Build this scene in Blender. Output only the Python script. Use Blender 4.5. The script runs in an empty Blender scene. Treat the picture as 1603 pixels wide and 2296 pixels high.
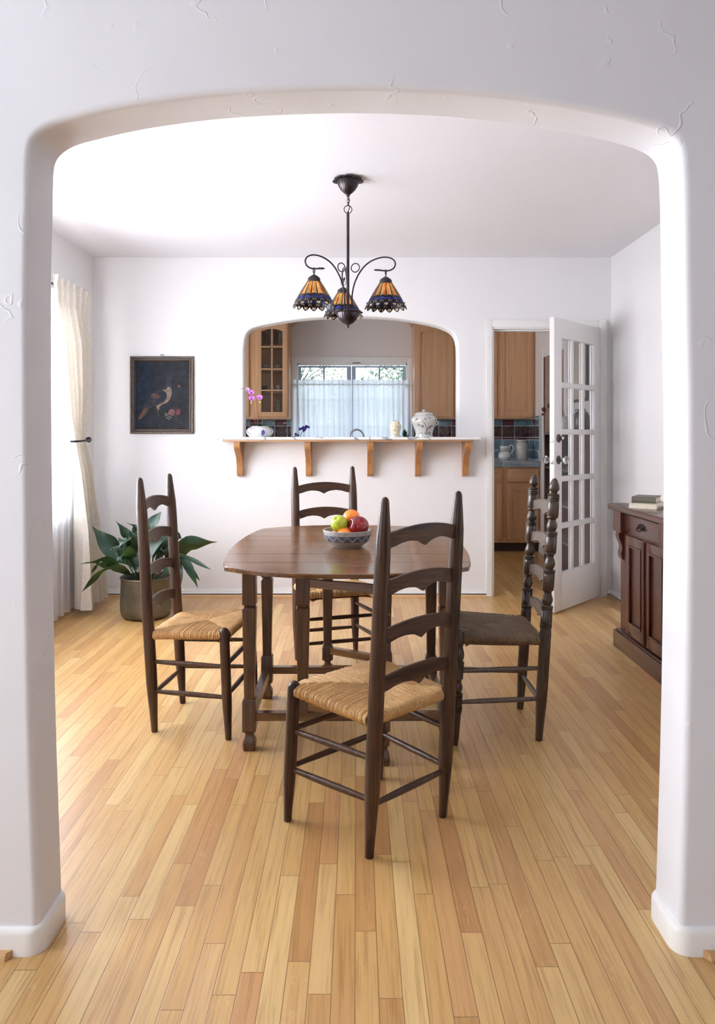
P_DIN, P_LIV, P_REAR, P_KIT, P_UPLIGHT, W_STR, EXPO = 405, 92, 18, 25, 64, 3.4, 0.08
import bpy, bmesh, math, random
from mathutils import Vector, Matrix
PI = math.pi
S = bpy.context.scene
COL = S.collection
rnd = random.Random(7)
ZC = 2.645      # ceiling height
YB = 5.85       # dining side of the back wall
XL, XR = -2.054, 1.985

# ------------------------------------------------------------------ materials
def lin(c):
    if isinstance(c, str):
        c = [int(c[i:i+2], 16)/255 for i in (0, 2, 4)]
    return tuple((x/12.92 if x <= .04045 else ((x+.055)/1.055)**2.4) for x in c) + (1,)

class NT:
    def __init__(s, name):
        s.m = bpy.data.materials.new(name); s.m.use_nodes = True
        s.t = s.m.node_tree; s.t.nodes.clear()
        s.out = s.n('OutputMaterial')
    def n(s, typ, ins=None, **kw):
        nd = s.t.nodes.new('ShaderNode'+typ)
        for k, v in kw.items(): setattr(nd, k, v)
        for k, v in (ins or {}).items():
            sock = nd.inputs[k]
            if isinstance(v, bpy.types.NodeSocket): s.t.links.new(v, sock)
            else: sock.default_value = v
        return nd
    def math(s, op, a, b=0.0, c=None):
        i = {0: a, 1: b}
        if c is not None: i[2] = c
        return s.n('Math', i, operation=op).outputs[0]
    def ramp(s, fac, stops, interp='LINEAR'):
        nd = s.n('ValToRGB', {0: fac}); cr = nd.color_ramp; cr.interpolation = interp
        while len(cr.elements) < len(stops): cr.elements.new(.5)
        for e, (p, c) in zip(cr.elements, stops):
            e.position = p; e.color = c if len(c) == 4 else lin(c)
        return nd.outputs[0]
    def gray(s, fac, p0, p1):
        return s.ramp(fac, [(p0, (0, 0, 0, 1)), (p1, (1, 1, 1, 1))])
    def mix(s, f, a, b, blend='MIX'):
        nd = s.n('Mix', data_type='RGBA', blend_type=blend)
        for k, v in ((0, f), (6, a), (7, b)):
            if isinstance(v, bpy.types.NodeSocket): s.t.links.new(v, nd.inputs[k])
            else: nd.inputs[k].default_value = v
        return nd.outputs[2]
    def coord(s, scale=(1, 1, 1), which='Object'):
        tc = s.n('TexCoord')
        return s.n('Mapping', {'Vector': tc.outputs[which], 'Scale': scale}).outputs[0]
    def noise(s, vec, scale, detail=3, rough=.55, dist=0):
        return s.n('TexNoise', {'Vector': vec, 'Scale': scale, 'Detail': detail, 'Roughness': rough, 'Distortion': dist}).outputs[0]
    def bump(s, h, strength=.3, dist=.002):
        return s.n('Bump', {'Height': h, 'Strength': strength, 'Distance': dist}).outputs[0]
    def bsdf(s, **ins):
        d = {k.replace('_', ' '): v for k, v in ins.items()}
        b = s.n('BsdfPrincipled', d)
        s.t.links.new(b.outputs[0], s.out.inputs[0])
        return b

M = {}
def simple(name, col, rough=.5, metal=0, coat=0, var=.06, nscale=30, bump=0, spec=.5):
    """a plain coloured surface with a slight procedural unevenness"""
    t = NT(name)
    v = t.coord()
    n = t.noise(v, nscale, 3)
    c = lin(col)
    lo = tuple(x*(1-var*2) for x in c[:3])+(1,); hi = tuple(min(1, x*(1+var*2)) for x in c[:3])+(1,)
    ins = dict(Base_Color=t.ramp(n, [(.3, lo), (.7, hi)]), Roughness=rough, Metallic=metal, Coat_Weight=coat, Coat_Roughness=.08)
    ins['Specular_IOR_Level'] = spec
    b = t.bsdf(**{k: v_ for k, v_ in ins.items() if k != 'Specular_IOR_Level'})
    b.inputs['Specular IOR Level'].default_value = spec
    if bump: t.t.links.new(t.bump(n, bump, .002), b.inputs['Normal'])
    M[name] = t.m
    return t.m

def wood(name, dark, light, axis='z', rough=.35, scale=1.0, coat=.2, contrast=1.0, bump=.25, spec=.5):
    t = NT(name)
    k = 150*scale; l = 5*scale
    sc = {'x': (l, k, k), 'y': (k, l, k), 'z': (k, k, l)}[axis]
    n1 = t.noise(t.coord(sc), 1.0, 3, .6, .5)
    n2 = t.noise(t.coord(tuple(x*.2 for x in sc)), 1.0, 3, .55, 1.2)
    f = t.math('ADD', t.math('MULTIPLY', n1, .45), t.math('MULTIPLY', n2, .55))
    w = .15/contrast
    col = t.ramp(f, [(.49-w, dark), (.51+w, light)])
    b = t.bsdf(Base_Color=col, Roughness=t.math('ADD', t.math('MULTIPLY', n2, .16), rough-.08), Coat_Weight=coat, Coat_Roughness=.15)
    b.inputs['Specular IOR Level'].default_value = spec
    if bump > .1: t.t.links.new(t.bump(n1, bump, .0012), b.inputs['Normal'])
    M[name] = t.m
    return t.m

def plaster(name, col, amt=.5, rough=.75):
    """white painted hand-trowelled plaster: faint waves, a few raised ridges and pits"""
    t = NT(name)
    v = t.coord((.7, 2.0, 1) if 'ceiling' in name else (1, 1, 1))
    big = t.noise(v, 4.4, 1, .5)
    if amt < .2: h = big
    else:
        fine = t.noise(v, 22, 2, .6)
        w = t.n('TexWave', {'Vector': v, 'Scale': 2.3, 'Distortion': 10.0, 'Detail': 3.0, 'Detail Scale': 2.3, 'Detail Roughness': .62})
        r = t.math('MULTIPLY', t.gray(w.outputs[1], .985, 1.0), t.gray(big, .54, .62))
        pits = t.math('MULTIPLY', t.gray(fine, .64, .70), t.gray(big, .30, .22) if False else t.math('LESS_THAN', big, .42))
        h = t.math('ADD', t.math('ADD', t.math('MULTIPLY', big, .8), t.math('MULTIPLY', fine, .08)), t.math('ADD', t.math('MULTIPLY', r, .26), t.math('MULTIPLY', pits, .18)))
    b = t.bsdf(Base_Color=lin(col), Roughness=rough)
    t.t.links.new(t.bump(h, amt, .006), b.inputs['Normal'])
    M[name] = t.m

def floor_mat():
    t = NT('oak_strip_floor')
    tc = t.n('TexCoord')
    sx = t.n('SeparateXYZ', {0: tc.outputs['Object']})
    X, Y = sx.outputs[0], sx.outputs[1]
    W = .0535
    xr = t.math('DIVIDE', t.math('ADD', X, 20.013), W)
    row = t.math('FLOOR', xr)
    fx = t.math('FRACT', xr)
    wn = t.n('TexWhiteNoise', {'W': row}, noise_dimensions='1D')
    rr = wn.outputs[0]
    wn2 = t.n('TexWhiteNoise', {'W': t.math('ADD', row, .37)}, noise_dimensions='1D').outputs[0]
    L = t.math('ADD', t.math('MULTIPLY', wn2, .55), .42)
    yr = t.math('DIVIDE', t.math('ADD', t.math('ADD', Y, 10.0), t.math('MULTIPLY', rr, 7.3)), L)
    idx = t.math('FLOOR', yr)
    fy = t.math('FRACT', yr)
    vec = t.n('CombineXYZ', {0: row, 1: idx}).outputs[0]
    wb = t.n('TexWhiteNoise', {'Vector': vec}, noise_dimensions='2D')
    r1 = wb.outputs[0]
    rc = t.n('SeparateColor', {0: wb.outputs[1]})
    base = t.ramp(r1, [(0, 'AD7F4D'), (.2, 'BC925A'), (.45, 'C69E64'), (.7, 'C1995F'), (.88, 'D2B077'), (1, 'B98957')])
    # grain, stretched along the board, shifted for every board
    off = t.n('CombineXYZ', {0: t.math('MULTIPLY', rc.outputs[0], 37.0), 1: t.math('MULTIPLY', rc.outputs[1], 53.0), 2: t.math('MULTIPLY', rc.outputs[2], 9.0)}).outputs[0]
    gv = t.n('VectorMath', {0: tc.outputs['Object'], 1: off}, operation='ADD').outputs[0]
    g1v = t.n('Mapping', {'Vector': gv, 'Scale': (170, 5, 1)}).outputs[0]
    g1 = t.noise(g1v, 1, 3, .65, .3)
    g2v = t.n('Mapping', {'Vector': gv, 'Scale': (38, 1.6, 1)}).outputs[0]
    g2 = t.noise(g2v, 1, 2, .5, 1.6)
    g3v = t.n('Mapping', {'Vector': gv, 'Scale': (90, 40, 1)}).outputs[0]
    fl = t.math('MULTIPLY', t.gray(t.noise(g3v, 1, 2, .5, 1.0), .6, .68), t.gray(rc.outputs[1], .75, .8))
    gm = t.math('ADD', t.math('MULTIPLY', g1, .55), t.math('MULTIPLY', g2, .45))
    shade = t.ramp(gm, [(.32, (.70, .62, .52, 1)), (.5, (1, 1, 1, 1)), (.7, (1.12, 1.12, 1.12, 1))])
    col = t.mix(1.0, base, shade, 'MULTIPLY')
    col = t.mix(t.math('MULTIPLY', fl, .12), col, lin('F0D3A4'))
    # joints
    ex = t.math('MINIMUM', fx, t.math('SUBTRACT', 1.0, fx))
    ey = t.math('MULTIPLY', t.math('MINIMUM', fy, t.math('SUBTRACT', 1.0, fy)), t.math('DIVIDE', L, W))
    jx = t.gray(ex, .010, .026)
    jy = t.gray(ey, .012, .028)
    j = t.math('MULTIPLY', jx, jy)
    jn = t.math('ADD', t.math('MULTIPLY', g2, .6), .45)
    jf = t.math('SUBTRACT', 1.0, t.math('MULTIPLY', t.math('SUBTRACT', 1.0, j), jn))
    col = t.mix(jf, lin('684420'), col)
    rg = t.math('ADD', t.math('MULTIPLY', g2, .12), .27)
    b = t.bsdf(Base_Color=col, Roughness=rg, Coat_Weight=.15, Coat_Roughness=.25)
    h = jf
    t.t.links.new(t.bump(h, .35, .0012), b.inputs['Normal'])
    M['floor'] = t.m

def glass(name, col=(1, 1, 1, 1), refl=1.0, solid=False):
    t = NT(name)
    if solid:
        t.bsdf(Base_Color=col, Roughness=.03, IOR=1.5, Transmission_Weight=1.0)
    else:
        tr = t.n('BsdfTransparent', {0: col}); gl = t.n('BsdfGlossy', {'Roughness': .02})
        g = t.n('NewGeometry')
        c = t.math('ABSOLUTE', t.n('VectorMath', {0: g.outputs['Normal'], 1: g.outputs['Incoming']}, operation='DOT_PRODUCT').outputs['Value'])
        fr = t.math('ADD', t.math('MULTIPLY', t.math('POWER', t.math('SUBTRACT', 1.0, c), 5.0), .96), .04)
        mx = t.n('MixShader', {0: t.math('MULTIPLY', fr, refl), 1: tr.outputs[0], 2: gl.outputs[0]})
        t.t.links.new(mx.outputs[0], t.out.inputs[0])
    M[name] = t.m

def sheer(name, col, trans=.35, lucent=.6):
    """thin woven cloth: part see-through, part translucent"""
    t = NT(name)
    v = t.coord((900, 900, 900))
    c = lin(col)
    d = t.n('BsdfDiffuse', {0: c}); l = t.n('BsdfTranslucent', {0: c})
    m1 = t.n('MixShader', {0: lucent, 1: d.outputs[0], 2: l.outputs[0]})
    tr = t.n('BsdfTransparent')
    n = t.noise(t.coord((14, 14, 1.2)), 1, 2)
    f = t.math('MAXIMUM', t.math('ADD', t.math('MULTIPLY', n, .14), trans-.07), .0)
    m2 = t.n('MixShader', {0: f, 1: m1.outputs[0], 2: tr.outputs[0]})
    t.t.links.new(m2.outputs[0], t.out.inputs[0])
    M[name] = t.m

def marble():
    t = NT('marble')
    v = t.coord()
    w = t.n('TexWave', {'Vector': v, 'Scale': 2.6, 'Distortion': 14.0, 'Detail': 4.0, 'Detail Scale': 1.4}, bands_direction='DIAGONAL').outputs[1]
    c = t.ramp(w, [(0, 'F2F0EC'), (.86, 'F0EEEA'), (.95, 'BDBCC0'), (1, '8F9098')])
    t.bsdf(Base_Color=c, Roughness=.2)
    M['marble'] = t.m

def damask():
    t = NT('damask')
    v = t.coord((1, 1, 1))
    w = t.n('TexWave', {'Vector': v, 'Scale': 16, 'Distortion': 16.0, 'Detail': 3.0, 'Detail Scale': 1.5}).outputs[1]
    pat = t.gray(w, .42, .58)
    c = t.mix(pat, lin('E2DACD'), lin('EAE4DA'))
    r = t.math('SUBTRACT', .6, t.math('MULTIPLY', pat, .22))
    b = t.n('BsdfPrincipled', {'Base Color': c, 'Roughness': r, 'Sheen Weight': .3})
    tl = t.n('BsdfTranslucent', {0: lin('EFE8DA')})
    mx = t.n('MixShader', {0: .10, 1: b.outputs[0], 2: tl.outputs[0]})
    t.t.links.new(mx.outputs[0], t.out.inputs[0])
    t.t.links.new(t.bump(pat, .12, .001), b.inputs['Normal'])
    M['damask'] = t.m

def rush(name, a, b_, c_):
    t = NT(name)
    v = t.coord((1, 1, 1))
    n = t.noise(v, 160, 4, .7); n2 = t.noise(v, 18, 3)
    f = t.math('ADD', t.math('MULTIPLY', n, .65), t.math('MULTIPLY', n2, .35))
    col = t.ramp(f, [(.33, a), (.5, b_), (.68, c_)])
    b = t.bsdf(Base_Color=col, Roughness=.55)
    t.t.links.new(t.bump(n, .15, .001), b.inputs['Normal'])
    M[name] = t.m

def leafmat():
    t = NT('leaf')
    v = t.coord()
    n = t.noise(v, 9, 3); n2 = t.noise(v, 70, 2)
    col = t.ramp(n, [(.3, '0A1C12'), (.52, '142E20'), (.75, '24401F')])
    b = t.n('BsdfPrincipled', {'Base Color': col, 'Roughness': .45, 'Coat Weight': .0})
    tl = t.n('BsdfTranslucent', {0: lin('3A6024')})
    mx = t.n('MixShader', {0: .15, 1: b.outputs[0], 2: tl.outputs[0]})
    t.t.links.new(mx.outputs[0], t.out.inputs[0])
    t.t.links.new(t.bump(n2, .15, .001), b.inputs['Normal'])
    M['leaf'] = t.m

def brass_pot():
    t = NT('aged_brass')
    v = t.coord()
    n = t.noise(v, 7, 4, .6); n2 = t.noise(v, 60, 3)
    col = t.ramp(n, [(.3, '4A453A'), (.5, '615B4D'), (.72, '766F60')])
    b = t.bsdf(Base_Color=col, Metallic=.5, Roughness=t.math('ADD', t.math('MULTIPLY', n, .2), .3))
    t.t.links.new(t.bump(n2, .1, .001), b.inputs['Normal'])
    M['aged_brass'] = t.m

def amber_glass(name, a, b_, lucent=.75):
    t = NT(name)
    v = t.coord()
    n = t.noise(v, 22, 3, .5, 1.5)
    c = t.ramp(n, [(.3, a), (.7, b_)])
    l = t.n('BsdfTranslucent', {0: c}); p = t.n('BsdfPrincipled', {'Base Color': c, 'Roughness': .12})
    mx = t.n('MixShader', {0: lucent, 1: p.outputs[0], 2: l.outputs[0]})
    t.t.links.new(mx.outputs[0], t.out.inputs[0])
    M[name] = t.m

def fruit(name, stops, scale, rough=.3, bump=0, bscale=120):
    t = NT(name)
    v = t.coord()
    n = t.noise(v, scale, 3, .6)
    b = t.bsdf(Base_Color=t.ramp(n, stops), Roughness=rough, Coat_Weight=.3, Coat_Roughness=.1)
    if bump: t.t.links.new(t.bump(t.noise(v, bscale, 2), bump, .001), b.inputs['Normal'])
    M[name] = t.m

def emit(name, col, s):
    t = NT(name)
    e = t.n('Emission', {0: lin(col), 1: s})
    t.t.links.new(e.outputs[0], t.out.inputs[0]); M[name] = t.m

plaster('plaster', 'EFEDED', .3)
plaster('plaster_living', 'E8E8EC', .7)
simple('bounce_gray_blue', '6E7084', .8, var=.02)  # made-up tone on unseen living room walls, dims and cools bounced light
plaster('ceiling_plaster', 'EDEBEE', .6)
plaster('kitchen_paint', 'E6DEDA', .1)
simple('trim_white', 'F1EFEC', .35, var=.01)
simple('white_door', 'EFEBE9', .3, var=.01)
floor_mat()
wood('dark_z', '21150E', '553A29', 'z', .36, coat=.08, spec=.32)
wood('dark_x', '241610', '5C3E2A', 'x', .38, coat=.06, spec=.32)
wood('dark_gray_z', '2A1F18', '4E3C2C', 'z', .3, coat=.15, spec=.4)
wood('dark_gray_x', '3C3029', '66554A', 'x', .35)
wood('table_x', '3C2414', '8A6038', 'x', .2, scale=.55, coat=.2)
wood('table_z', '2C1A0F', '694426', 'z', .32)
wood('maple_z', 'B88A62', 'D2A67E', 'z', .35, scale=.5, contrast=.8, bump=.08)
wood('maple_x', 'B88A62', 'D2A67E', 'x', .35, scale=.5, contrast=.8, bump=.08)
wood('bracket_wood', '74492A', 'B07C48', 'z', .45, scale=.8)
wood('board_wood', 'A47B55', 'BE9770', 'x', .45)
wood('round_wood', 'B98D5C', 'D2A878', 'x', .4)
wood('sideboard_z', '28130E', '50291E', 'z', .3, coat=.15, spec=.4)
wood('sideboard_y', '2A1611', '543025', 'y', .25, coat=.25)
wood('shelf_brown', '5A4840', '75615A', 'z', .5, bump=.05)
simple('inside_dark', '43342A', .7)
marble(); damask(); leafmat(); brass_pot()
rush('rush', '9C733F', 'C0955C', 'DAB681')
rush('rush_shaded', '4E3C2A', '6B533A', '83694A')  # darker copy of the rush, with the shade on that seat painted in
rush('rush_under', '6E4C26', 'A87C48', 'C79A62')
glass('pane_glass', (.97, .97, .975, 1), .9)
glass('cab_glass', (.8, .78, .76, 1), .8)
glass('solid_glass', (1, 1, 1, 1), solid=True)
sheer('sheer', 'FAFAFD', .20, .85)
sheer('cafe_sheer', 'F4F6FF', .03, .85)
simple('iron', '2A2A33', .35, .8)
simple('bronze', '3C3436', .32, .85, var=.15)
simple('bronze_dark', '241C1E', .4, .8)
simple('chrome', 'B8B8BA', .12, 1.0, var=.01)
simple('pewter', '55504C', .3, .9)
simple('steel', '8A8884', .3, 1.0)
amber_glass('amber', 'C87430', 'F0B870'); amber_glass('amber_pale', 'D0A068', 'F4D2A4')
amber_glass('olive_glass', '8C7A3C', 'C2B070'); amber_glass('cream_glass', '9C8C74', 'CDBCA0', .45); amber_glass('blue_glass', '121560', '2A3CB8', .3)
simple('lead', '17131A', .4, .6)
simple('lead_glass', '1B1420', .3)
emit('bulb', 'FFD9A0', 12)
emit('added_uplight_glow', 'F0F2FA', P_UPLIGHT/(math.pi*4*math.pi*.15**2))  # glow of the added uplight
simple('frame_dark', '241A15', .4, coat=.1, var=.3)
simple('frame_gilt', '4C3A28', .4, .3, var=.3, nscale=60)
simple('porcelain', 'D6D6D6', .15, coat=.5, var=.02)
simple('porcelain_cream', 'DDD2B6', .15, coat=.5, var=.02)
simple('stoneware', 'C2C0BA', .2, coat=.4, var=.05)
simple('cobalt', '2A2F86', .2, coat=.4)
simple('navy', '22223A', .25)
simple('branch_paint', '5A5048', .3)
simple('bowl_glaze', 'AFADA8', .3, coat=.2, var=.08, nscale=90)
simple('bowl_band', '565761', .35, var=.08)
simple('bowl_line', 'C9CCCB', .4)
simple('bowl_inside', '7F7A66', .3)
fruit('apple_green', [(.3, '96A81E'), (.55, 'B9C42E'), (.8, 'D2D24A')], 18, .25)
fruit('apple_red', [(.3, '48060C'), (.5, '740A12'), (.72, 'A81E16')], 14, .18)
fruit('orange_peel', [(.3, 'F07818'), (.7, 'FF9330')], 20, .35, .3, 200)
fruit('orange_pink', [(.3, 'F0845A'), (.7, 'FF9E70')], 20, .35, .3, 200)
fruit('lemon_peel', [(.3, 'E8B020'), (.7, 'F6C842')], 20, .35, .3, 150)
simple('stem_brown', '4A3320', .6)
simple('soil', '1E1712', .9, var=.3)
simple('orchid_petal', 'B56AD0', .5, var=.25, nscale=120)
simple('orchid_pale', 'C9A0CF', .5)
simple('orchid_heart', '8A1A4A', .5)
simple('orchid_stem', '7A4538', .5)
simple('bud_green', 'B6C06A', .5)
simple('orchid_leaf', '2C4A32', .4)
simple('violet', '2F1C8A', .6, var=.25, nscale=200)
simple('tile_blue', '6F8794', .12, coat=.5, var=.12, nscale=12)
simple('tile_counter', '7D919B', .12, coat=.5, var=.05, nscale=12)
simple('tile_maroon', '5E2A32', .12, coat=.5, var=.12, nscale=12)
simple('tile_plum', '3F2228', .2, coat=.4, var=.2)
simple('tile_motif', '6B4B3C', .25, coat=.3)
simple('tile_deep', '26141E', .2, coat=.4)
simple('grout', 'B9C2C6', .8)
simple('paper', 'E9DDC6', .7, var=.04)
simple('book_olive', '5C5648', .55)
simple('book_brown', '6B5A48', .55)
simple('book_cream', 'D9D2BE', .6)
simple('book_green', '2F5A3A', .5)
simple('book_blue', '2A3F7A', .5)
simple('book_red', '8A3A2E', .5)
simple('book_white', 'D8D8D6', .5)
simple('canvas_dark', '14171E', .6, var=.45, nscale=16, bump=.2, spec=.2)
simple('paint_slate', '1C2430', .7, var=.2, spec=.15)
simple('paint_dark', '2B2C34', .7, var=.2, spec=.15)
simple('paint_buff', '766558', .7, var=.2, nscale=40, spec=.15)
simple('paint_rust', '553E32', .7, var=.2, nscale=40, spec=.15)
simple('paint_pink', '6E4A48', .7, var=.2, spec=.15)
simple('paint_red', '572E30', .7, var=.2, spec=.15)
simple('paint_cream', '6E6850', .45)
simple('sash_blue', 'A9B4C6', .5, var=.02)
simple('door_beige', '9C7F70', .5)
simple('vase_blue', '5A6E80', .25, coat=.3)
simple('clear_jar', 'B9B4B0', .15, coat=.5, var=.08, nscale=20)
simple('tree_leaf', '6F8A70', .7, var=.3, nscale=3)
simple('bark', '4A4038', .8)
simple('grass', '5E7A48', .9)
simple('lawn_white', 'D8DCD8', .8)
simple('care_white', 'E8E8E8', .4)

# ------------------------------------------------------------------ mesh builder
class MB:
    def __init__(s, *mats):
        s.bm = bmesh.new(); s.mats = list(mats) or ['trim_white']
    def mi(s, m):
        if m is None: return 0
        if m not in s.mats: s.mats.append(m)
        return s.mats.index(m)
    def face(s, pts, m=None):
        f = s.bm.faces.new([s.bm.verts.new(p) for p in pts]); f.material_index = s.mi(m); return f
    def box(s, x0, x1, y0, y1, z0, z1, m=None, bev=0, mat=None):
        r = bmesh.ops.create_cube(s.bm, size=1)
        vs = r['verts']
        for v in vs:
            v.co = Vector(((x0+x1)/2+v.co.x*(x1-x0), (y0+y1)/2+v.co.y*(y1-y0), (z0+z1)/2+v.co.z*(z1-z0)))
        if mat is not None:
            for v in vs: v.co = mat @ v.co
        fs = set(f for v in vs for f in v.link_faces)
        for f in fs: f.material_index = s.mi(m)
        if bev:
            es = list({e for f in fs for e in f.edges})
            bmesh.ops.bevel(s.bm, geom=es, offset=bev, segments=2, profile=.6, affect='EDGES')
        return s
    def loft(s, rings, m=None, closed=True, cap0=True, cap1=True):
        """rings: lists of points of the same length"""
        R = [[s.bm.verts.new(p) for p in r] for r in rings]
        n = len(R[0]); k = s.mi(m)
        for a, b in zip(R, R[1:]):
            for i in range(n if closed else n-1):
                j = (i+1) % n
                f = s.bm.faces.new((a[i], a[j], b[j], b[i])); f.material_index = k
        if closed and cap0 and n > 2: s.bm.faces.new(R[0][::-1]).material_index = k
        if closed and cap1 and n > 2: s.bm.faces.new(R[-1]).material_index = k
        return s
    def lathe(s, prof, o=(0, 0, 0), n=24, m=None, axis=None, caps=True, fn=None):
        """prof: (r, h) list; axis: direction of h (default z); fn(angle, r, h)->r for fluting"""
        ax = Vector(axis or (0, 0, 1)).normalized()
        q = Vector((0, 0, 1)).rotation_difference(ax).to_matrix()
        o = Vector(o)
        rings = []
        for r, h in prof:
            rr = []
            for i in range(n):
                a = 2*PI*i/n
                q_r = fn(a, r, h) if fn else r
                rr.append(o + q @ Vector((max(q_r, 1e-5)*math.cos(a), max(q_r, 1e-5)*math.sin(a), h)))
            rings.append(rr)
        return s.loft(rings, m, cap0=caps, cap1=caps)
    def tube(s, pts, r, n=10, m=None, caps=True, closed=False):
        pts = [Vector(p) for p in pts]
        if not isinstance(r, (list, tuple)): r = [r]*len(pts)
        L = len(pts)
        up = None; rings = []
        for i, p in enumerate(pts):
            if closed: t = pts[(i+1) % L]-pts[i-1]
            else: t = pts[min(i+1, L-1)]-pts[max(i-1, 0)]
            t.normalize()
            if up is None:
                up = Vector((0, 0, 1)) if abs(t.z) < .9 else Vector((1, 0, 0))
                up = (up - t*up.dot(t)).normalized()
            else:
                up = (up - t*up.dot(t)).normalized()
            sd = t.cross(up)
            rings.append([p + r[i]*(up*math.cos(2*PI*k/n)+sd*math.sin(2*PI*k/n)) for k in range(n)])
        if closed: rings.append(rings[0]); caps = False
        return s.loft(rings, m, cap0=caps, cap1=caps)
    def prism(s, poly, a, b, m=None, ax='y'):
        """poly (u,v) extruded from a to b along ax: y->(u,t,v) x->(t,u,v) z->(u,v,t)"""
        f = {'y': lambda u, v, t: (u, t, v), 'x': lambda u, v, t: (t, u, v), 'z': lambda u, v, t: (u, v, t)}[ax]
        return s.loft([[f(u, v, a) for u, v in poly], [f(u, v, b) for u, v in poly]], m)
    def ball(s, c, r, m=None, n=16, sc=(1, 1, 1), rot=None):
        prof = [(math.sin(PI*i/n), -math.cos(PI*i/n)) for i in range(n+1)]
        rings = []
        c = Vector(c)
        for rr, h in prof:
            ring = []
            for k in range(n+4):
                a = 2*PI*k/(n+4)
                v = Vector((rr*r*math.cos(a)*sc[0], rr*r*math.sin(a)*sc[1], h*r*sc[2]))
                if rot is not None: v = rot @ v
                ring.append(c+v)
            rings.append(ring)
        return s.loft(rings, m)
    def build(s, name, parent=None, loc=(0, 0, 0), rot=0, smooth=40, doubles=True, **props):
        bm = s.bm
        if doubles: bmesh.ops.remove_doubles(bm, verts=bm.verts, dist=2e-5)
        bmesh.ops.recalc_face_normals(bm, faces=bm.faces)
        if smooth:
            lim = math.radians(smooth)
            for f in bm.faces: f.smooth = True
            for e in bm.edges:
                if len(e.link_faces) == 2 and e.calc_face_angle(0) > lim: e.smooth = False
        me = bpy.data.meshes.new(name); bm.to_mesh(me); bm.free()
        for k in s.mats: me.materials.append(M[k])
        o = bpy.data.objects.new(name, me); COL.objects.link(o)
        o.location = loc; o.rotation_euler = (0, 0, rot)
        if parent: o.parent = parent
        for k, v in props.items(): o[k] = v
        return o

def tag(o, label, cat, group=None, kind=None):
    o['label'] = label; o['category'] = cat
    if group: o['group'] = group
    if kind: o['kind'] = kind
    return o
def thing(name, loc, label=None, cat=None, rot=0, group=None, kind=None):
    o = bpy.data.objects.new(name, None); COL.objects.link(o)
    o.location = loc; o.rotation_euler = (0, 0, rot); o.empty_display_size = .1
    if label: o['label'] = label
    if cat: o['category'] = cat
    if group: o['group'] = group
    if kind: o['kind'] = kind
    return o
def copy_tree(o, parent=None):
    c = o.copy(); COL.objects.link(c); c.parent = parent
    for ch in list(o.children): copy_tree(ch, c)
    return c
def struct(mb, name, parent=None, **k):
    o = mb.build(name, parent, **k)
    if not parent: o['kind'] = 'structure'
    return o
def lerp(a, b, t): return a+(b-a)*t
def interp(tab, x):
    if x <= tab[0][0]: return tab[0][1:] if len(tab[0]) > 2 else tab[0][1]
    for p, q in zip(tab, tab[1:]):
        if x <= q[0]:
            t = (x-p[0])/(q[0]-p[0])
            r = [lerp(p[i], q[i], t) for i in range(1, len(p))]
            return r if len(r) > 1 else r[0]
    return tab[-1][1:] if len(tab[-1]) > 2 else tab[-1][1]
def smooth_path(pts, n=6):
    """Catmull-Rom through the points"""
    P = [Vector(p) for p in pts]; out = []
    for i in range(len(P)-1):
        p0 = P[max(i-1, 0)]; p1 = P[i]; p2 = P[i+1]; p3 = P[min(i+2, len(P)-1)]
        for k in range(n):
            t = k/n
            out.append(.5*((2*p1)+(p2-p0)*t+(2*p0-5*p1+4*p2-p3)*t*t+(3*p1-p0-3*p2+p3)*t**3))
    out.append(P[-1]); return out

# ------------------------------------------------------------------ camera
cam = bpy.data.cameras.new('camera'); co = bpy.data.objects.new('camera', cam); COL.objects.link(co)
co.location = (0, 0, 1.26); co.rotation_euler = (PI/2, 0, 0)
cam.sensor_fit = 'HORIZONTAL'; cam.sensor_width = 36; cam.lens = 1680/1603*36
cam.shift_y = -(1148-975)/1603; cam.shift_x = .0009
cam.clip_start = .05
S.camera = co

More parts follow.
